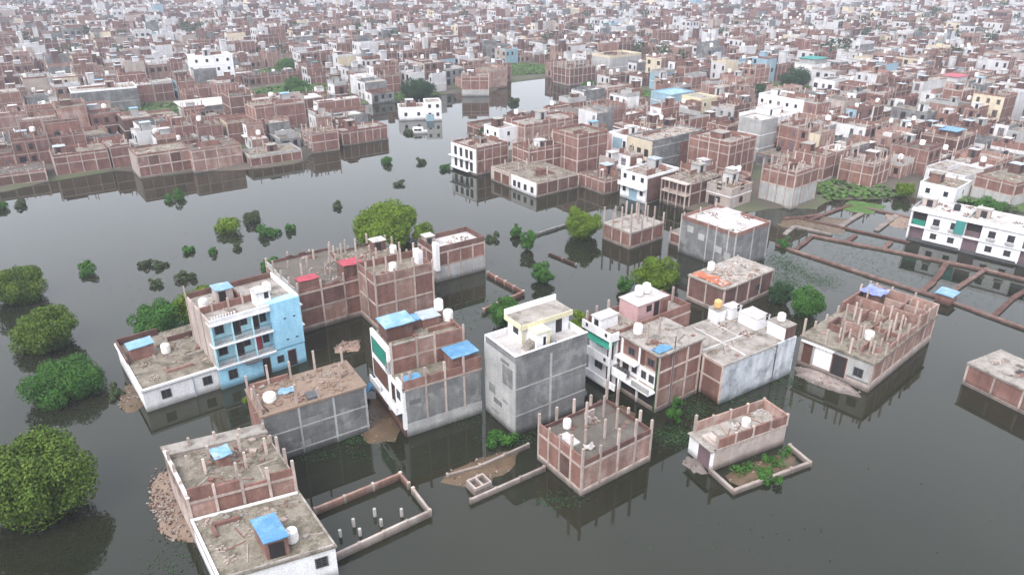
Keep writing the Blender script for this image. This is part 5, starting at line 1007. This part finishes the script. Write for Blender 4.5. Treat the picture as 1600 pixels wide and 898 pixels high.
wall_line('pale plot wall facing the open water below the split-level house', [(-14.28, 44.42), (-7.11, 49.55), (-8.92, 52.4)], .75, mat='plaster_pink')
wall_line('brick back wall of the flooded enclosure with white posts', [(-9.39, 53.1), (-10.34, 54.45), (-17.12, 49.79)], .75, mat='brick_pale')
pp = ['leftmost', 'second', 'third', 'fourth', 'fifth', 'rightmost']
for k, (x, y) in enumerate([(-14.38, 47.11), (-13.49, 48.31), (-12.75, 47.26), (-11.9, 49.55), (-11.15, 48.38), (-9.56, 49.55)]):
    o = MB().box(-.11, .11, -.11, .11, -1.5, .75 + .1 * (k % 2)).box(-.14, .14, -.14, .14, -1.5, -.05).build('concrete_post', 'deck_white'); o.location = (x, y, 0); o.rotation_euler = (0, 0, R(35)); tag(o, f'{pp[k]} of the short white posts standing in the flooded enclosure' if k in (0, 5) else f'{pp[k]} short white post from the left in the flooded enclosure', 'post', 'posts in the flooded enclosure')
wall_line('low pale wall joined to the brick house rising from the water', [(-3.64, 51.16), (3.0, 55.62)], .55, mat='plaster_pink')
wall_line('crumbling low wall along the mud behind the septic tank', [(1.6, 59.2), (-.68, 57.55), (-3.02, 55.9), (-6.0, 54.6)], .5, mat='plaster_pink')
o = empty('septic_tank', -3.0, 53.3, 0, R(36)); tag(o, 'small two-celled concrete tank with open tops in the muddy plot', 'tank')
MB().box(-.9, .9, -.75, -.58, -1, .75).box(-.9, .9, .58, .75, -1, .75).box(-.9, -.74, -.58, .58, -1, .75).box(.74, .9, -.58, .58, -1, .75).box(-.08, .08, -.58, .58, -1, .75).build('wall', 'plaster_pink', o)
MB().box(-.74, .74, -.58, .58, -1, .1).build('bottom', 'mud', o); MB().box(-1.0, 1.0, -.85, .85, -1, .2).build('footing', 'concrete', o)
wall_line('pale retaining wall round the weedy plot beside the shutter-door house', [(18.65, 55.3), (20.02, 52.42), (28.32, 56.4), (27.3, 59.0)], .5, t=.3, mat='plaster_pink')
wall_line('long brick wall crossing the drowned plots toward the frame edge', [(43.51, 112.71), (54.54, 98.96), (60.27, 92.48), (66.5, 83.0), (75, 74)], .3, t=.8, mat='brick_pale', plain=True)
wall_line('brick wall running under the white terrace front', [(50.82, 117.1), (62, 109.6), (71.42, 102.8), (80, 95.0)], .3, t=.95, mat='brick_pale', plain=True)
wall_line('short brick wall closing the drowned plot near the green tuft', [(45.99, 110.75), (51.04, 116.8)], .28, t=.65, mat='brick', plain=True)
wall_line('brick cross wall from the terrace toward the light blue hut', [(72.43, 103.0), (64.38, 96.2), (61.0, 92.9)], .3, t=.65, mat='brick_pale', plain=True)
wall_line('brick cross wall at the frame edge below the terrace', [(77.5, 98.2), (70, 92.6), (64.4, 87.4)], .28, t=.65, mat='brick', plain=True)
wall_line('dark wall above the plots left of the white terrace', [(51.1, 126.5), (58.8, 119.9), (66.0, 113.8)], .28, t=.65, mat='brick', plain=True)
wall_line('low wall by the muddy shore and vegetable patch', [(53.4, 124.8), (60, 130.0), (64.3, 133.0)], .28, t=.65, mat='brick', plain=True)
wall_line('small cross wall in the muddy plots', [(57.6, 121.4), (64.3, 128.4)], .3, t=.95, mat='plaster_pink', plain=True)
wall_line('outer small wall nearest the terrace end in the muddy plots', [(63, 119.5), (70.5, 127.5)], .3, t=.95, mat='plaster_pink', plain=True)
for k, (lb, p) in enumerate((('first of the short cross walls left of the white terrace', [(55.5, 113.9), (58.5, 117.2)]), ('second of the short cross walls left of the white terrace', [(60.2, 110.8), (63.0, 114.2)]), ('broken wall stub west of the long drowned brick wall', [(46.5, 117.5), (49.5, 121.5), (54.5, 117.4)]), ('muddy kerb wall under the pale grey based brick house', [(49.0, 125.4), (56.0, 127.4)]), ('low wall parallel to the shore below the vegetable patch', [(66.5, 131.5), (72.0, 126.0), (76.0, 121.5)]), ('far low wall behind the white terrace garden', [(76, 131), (84, 123.4), (92, 116)]), ('cross wall between the two long drowned brick walls', [(58.4, 94.6), (63.8, 100.4), (67.5, 105.2)]))):
    wall_line(lb, p, .3, t=.8, mat=('brick', 'brick_pale', 'plaster_pink')[k % 3], plain=True)
wall_line('lone drowned wall between the bushes in the open water', [(5.93, 108.85), (9.89, 104.46)], .4, mat='brick_dark')
wall_line('drowned wall leading to the round tree in water', [(4.4, 117.6), (9.4, 121.9)], .5, mat='plaster_light')
wall_line('brown yard wall behind the stepped house', [(-3.6, 100.6), (1.6, 94.0), (-3.8, 88.4)], .7, t=.35, mat='brick')
o = House('plot_hut', 'small red brick hut with light blue top on the drowned plot wall', 60.0, 90.4, 42, 2.4, 2.0, None, 'hut'); o.block(-1, 1.3, 'brick'); m = MB(); m.sheet(-.2, 2.6, -.2, 2.2, lambda x, y, i, j: 1.42 + .06 * math.sin(6 * i + 3 * j), .1, 5, 5); o.mk(m, 'roof_sheet', 'tarp_pale')

def mound(name, label, poly, top, mat, cat, n_bits=0, bitmats=('brick', 'brick_pale', 'deck_light', 'sand'), bit=.075, group=None):
    pl = np.array(poly, float); c = pl.mean(0); o = empty(name, c[0], c[1]); tag(o, label, cat, group)
    v = [(0, 0, top)]; f = []; K = 28; rings = 5
    ang = np.linspace(0, 2 * math.pi, K, endpoint=False); rad = []
    for a in ang:
        d = np.array((math.cos(a), math.sin(a))); best = .5
        for i in range(len(pl)):
            p, q = pl[i] - c, pl[(i + 1) % len(pl)] - c; e = q - p; den = d[0] * e[1] - d[1] * e[0]
            if abs(den) > 1e-6:
                t = (p[0] * e[1] - p[1] * e[0]) / den; u = (p[0] * d[1] - p[1] * d[0]) / den
                if t > 0 and -.01 <= u <= 1.01: best = max(best, t)
        rad.append(best * rnd.uniform(.88, 1.12))
    for r in range(1, rings + 1):
        s_ = r / rings
        for a, rr in zip(ang, rad): v.append((rr * s_ * math.cos(a), rr * s_ * math.sin(a), top * (1 - s_ ** 4) - .08 * s_ ** 3 + rnd.uniform(-.1, .1) * top * (1 - s_ * .5)))
    for k in range(K): f.append((0, 1 + k, 1 + (k + 1) % K))
    for r in range(rings - 1):
        for k in range(K): a0 = 1 + r * K; f.append((a0 + k, a0 + K + k, a0 + K + (k + 1) % K, a0 + (k + 1) % K))
    m = MB(); m._add(v, f); m.build('heap', mat, o, smooth=True)
    if n_bits:
        m = MB()
        for i in range(n_bits):
            k = rnd.randrange(K); t_ = rnd.random(); aa = ang[k] + t_ * 2 * math.pi / K; rk = rad[k] * (1 - t_) + rad[(k + 1) % K] * t_; s_ = rnd.uniform(0, 1.0) ** .5 * rnd.choice((.7, .95, 1.0)); x, y = rk * s_ * math.cos(aa), rk * s_ * math.sin(aa); z = max(.0, top * (1 - s_ ** 2.2)); m.cur = rnd.randrange(len(bitmats)); b_ = bit * rnd.uniform(.5, 1.6)
            m.rbox(x, y, rnd.uniform(0, 3), -b_, b_, -b_ * .6, b_ * .6, z - .1, z + b_ * rnd.uniform(.4, 1))
        tag(m.build('loose_bricks', list(bitmats), o), kind='stuff')
mound('rubble_heap', 'heap of broken bricks and sand spilling beside the split-level house', [(-34.6, 56.5), (-32.2, 51), (-29.0, 46.3), (-25.6, 44.6), (-25.5, 48.6), (-28.5, 53.0), (-32.5, 57)], .14, 'sand', 'rubble', 900)
mound('mud_bank', 'brown mud bank between the sandy-roofed house and the white front', [(-15.0, 59.4), (-11.3, 59.3), (-11.4, 63), (-13.4, 68.6), (-15.8, 68)], .2, 'mud', 'mud', 40)
mound('mud_bank', 'reddish mud spit behind the two-celled concrete tank', [(-7.4, 54.6), (-4.6, 56.6), (-1.0, 59.0), (1.2, 58.4), (0.2, 56.0), (-2.2, 53.8), (-5.0, 52.9)], .26, 'mud', 'mud', 70)
mound('mud_bank', 'concrete and brick rubble apron under the white front doors', [(36.2, 72.6), (38.9, 69.0), (38.2, 67.6), (35.2, 69.6), (32.4, 72.6), (33.2, 75.6)], .5, 'plaster_pink', 'rubble', 120)
mound('mud_bank', 'weedy rubble slope at the low white house corner', [(-44.0, 70.8), (-42.4, 66.2), (-40.2, 64.6), (-39.2, 66.4), (-41.4, 70.8)], .2, 'mud', 'rubble', 90)
mound('planted_plot', 'weedy earth filling the walled plot beside the shutter-door house', [(19.4, 55.1), (20.5, 53.0), (27.9, 56.5), (27.0, 58.6)], .5, 'mud', 'garden', 40, ('brick_pale', 'sand', 'leaf_dry'))
mound('mud_bank', 'pale sand apron before the shutter door of the small brick house', [(18.6, 55.0), (17.2, 55.2), (16.2, 56.6), (16.8, 58.2), (18.2, 57.2)], .2, 'plaster_pink', 'mud', 10)
mound('mud_bank', 'brown mud yard between the tall grey house and the white balconies', [(7.2, 62.6), (10.4, 62.0), (13.6, 64.4), (12.5, 66.5), (9.6, 68.0), (8.2, 66.5)], .15, 'mud', 'mud', 60)
mound('rubble_heap', 'rubble lying in the flooded yard behind the blue house', [(-22, 77.5), (-18.5, 78.0), (-19, 81), (-21.5, 80.5)], .3, 'rubble', 'rubble', 120)
mound('mud_bank', 'brown mud along the muddy plots left of the terrace', [(51, 119.5), (56.5, 117), (62, 126), (57, 128)], .12, 'mud', 'mud', 20)
mound('mud_bank', 'brown weedy shallows below the pale grey based brick house', [(46, 122), (52, 118.5), (56, 124), (50, 128)], .1, 'mud', 'mud', 30)
mound('mud_bank', 'grassy mud strip in front of the vegetable patch', [(60, 131), (66, 128), (72, 133), (66, 137)], .16, 'grass', 'mud', 30)
mound('mud_bank', 'dark garden mud behind the white terrace', [(78, 120), (84, 113), (92, 117), (86, 126)], .16, 'mud', 'mud', 30)
mound('mud_bank', 'pale mud patch beside the vegetable patch wall', [(66, 122), (70, 119), (74, 126), (69, 130)], .15, 'sand', 'mud', 40)
cs = np.stack([nr.uniform(20.6, 27.4, 26), nr.uniform(0, 1, 26), np.full(26, .55)], 1); cs[:, 1] = 53.2 + (cs[:, 0] - 20.2) * .47 + nr.uniform(.2, 1.9, 26)
tag(quads('plot_weeds', leaf_quads(cs, np.full(26, .42), 1300, .12, .5), None, 'leaf_green'), 'weeds covering the walled plot', 'weeds', kind='stuff')

# half drowned van before the island house
o = empty('van', -24.2, 192.4, 0, R(10)); tag(o, 'small white van-shaped vehicle standing in water before the white island house', 'van')
prof = [(-1.9, -.3), (1.9, -.3), (1.95, .55), (1.3, .7), (.7, 1.45), (-1.7, 1.5), (-1.95, .7)]
m = MB(); K = len(prof); m._add([(x, s_ * (.8 if z < 1 else .68), z) for s_ in (-1, 1) for x, z in prof], [tuple(range(K)), tuple(range(2 * K - 1, K - 1, -1))] + [(k, k + K, (k + 1) % K + K, (k + 1) % K) for k in range(K)]); m.build('body', 'white_paint', o)
for a, b in ((-1.5, -.6), (-.5, .4)):
    for s_ in (-1, 1): MB().box(a, b, min(s_ * .76, s_ * .8), max(s_ * .76, s_ * .8), .75, 1.25).build('side_window', 'pane', o)
MB().box(.75, 1.22, -.6, .6, .8, 1.2).build('windscreen', 'pane', o)

# ------------------------------------------------------------------ haze
m = MB(); m.box(-4300, 4300, -1600, 4700, -3.5, 52); hz = m.build('haze', 'water'); hz.data.materials.clear()
hm = bpy.data.materials.new('haze_air'); hm.use_nodes = True; nt = hm.node_tree; nt.nodes.clear()
vo = nt.nodes.new('ShaderNodeVolumePrincipled'); vo.inputs['Color'].default_value = (.86, .88, 1, 1); vo.inputs['Density'].default_value = .00036; vo.inputs['Anisotropy'].default_value = .2
om = nt.nodes.new('ShaderNodeOutputMaterial'); nt.links.new(vo.outputs[0], om.inputs['Volume']); hz.data.materials.append(hm); tag(hz, kind='stuff')
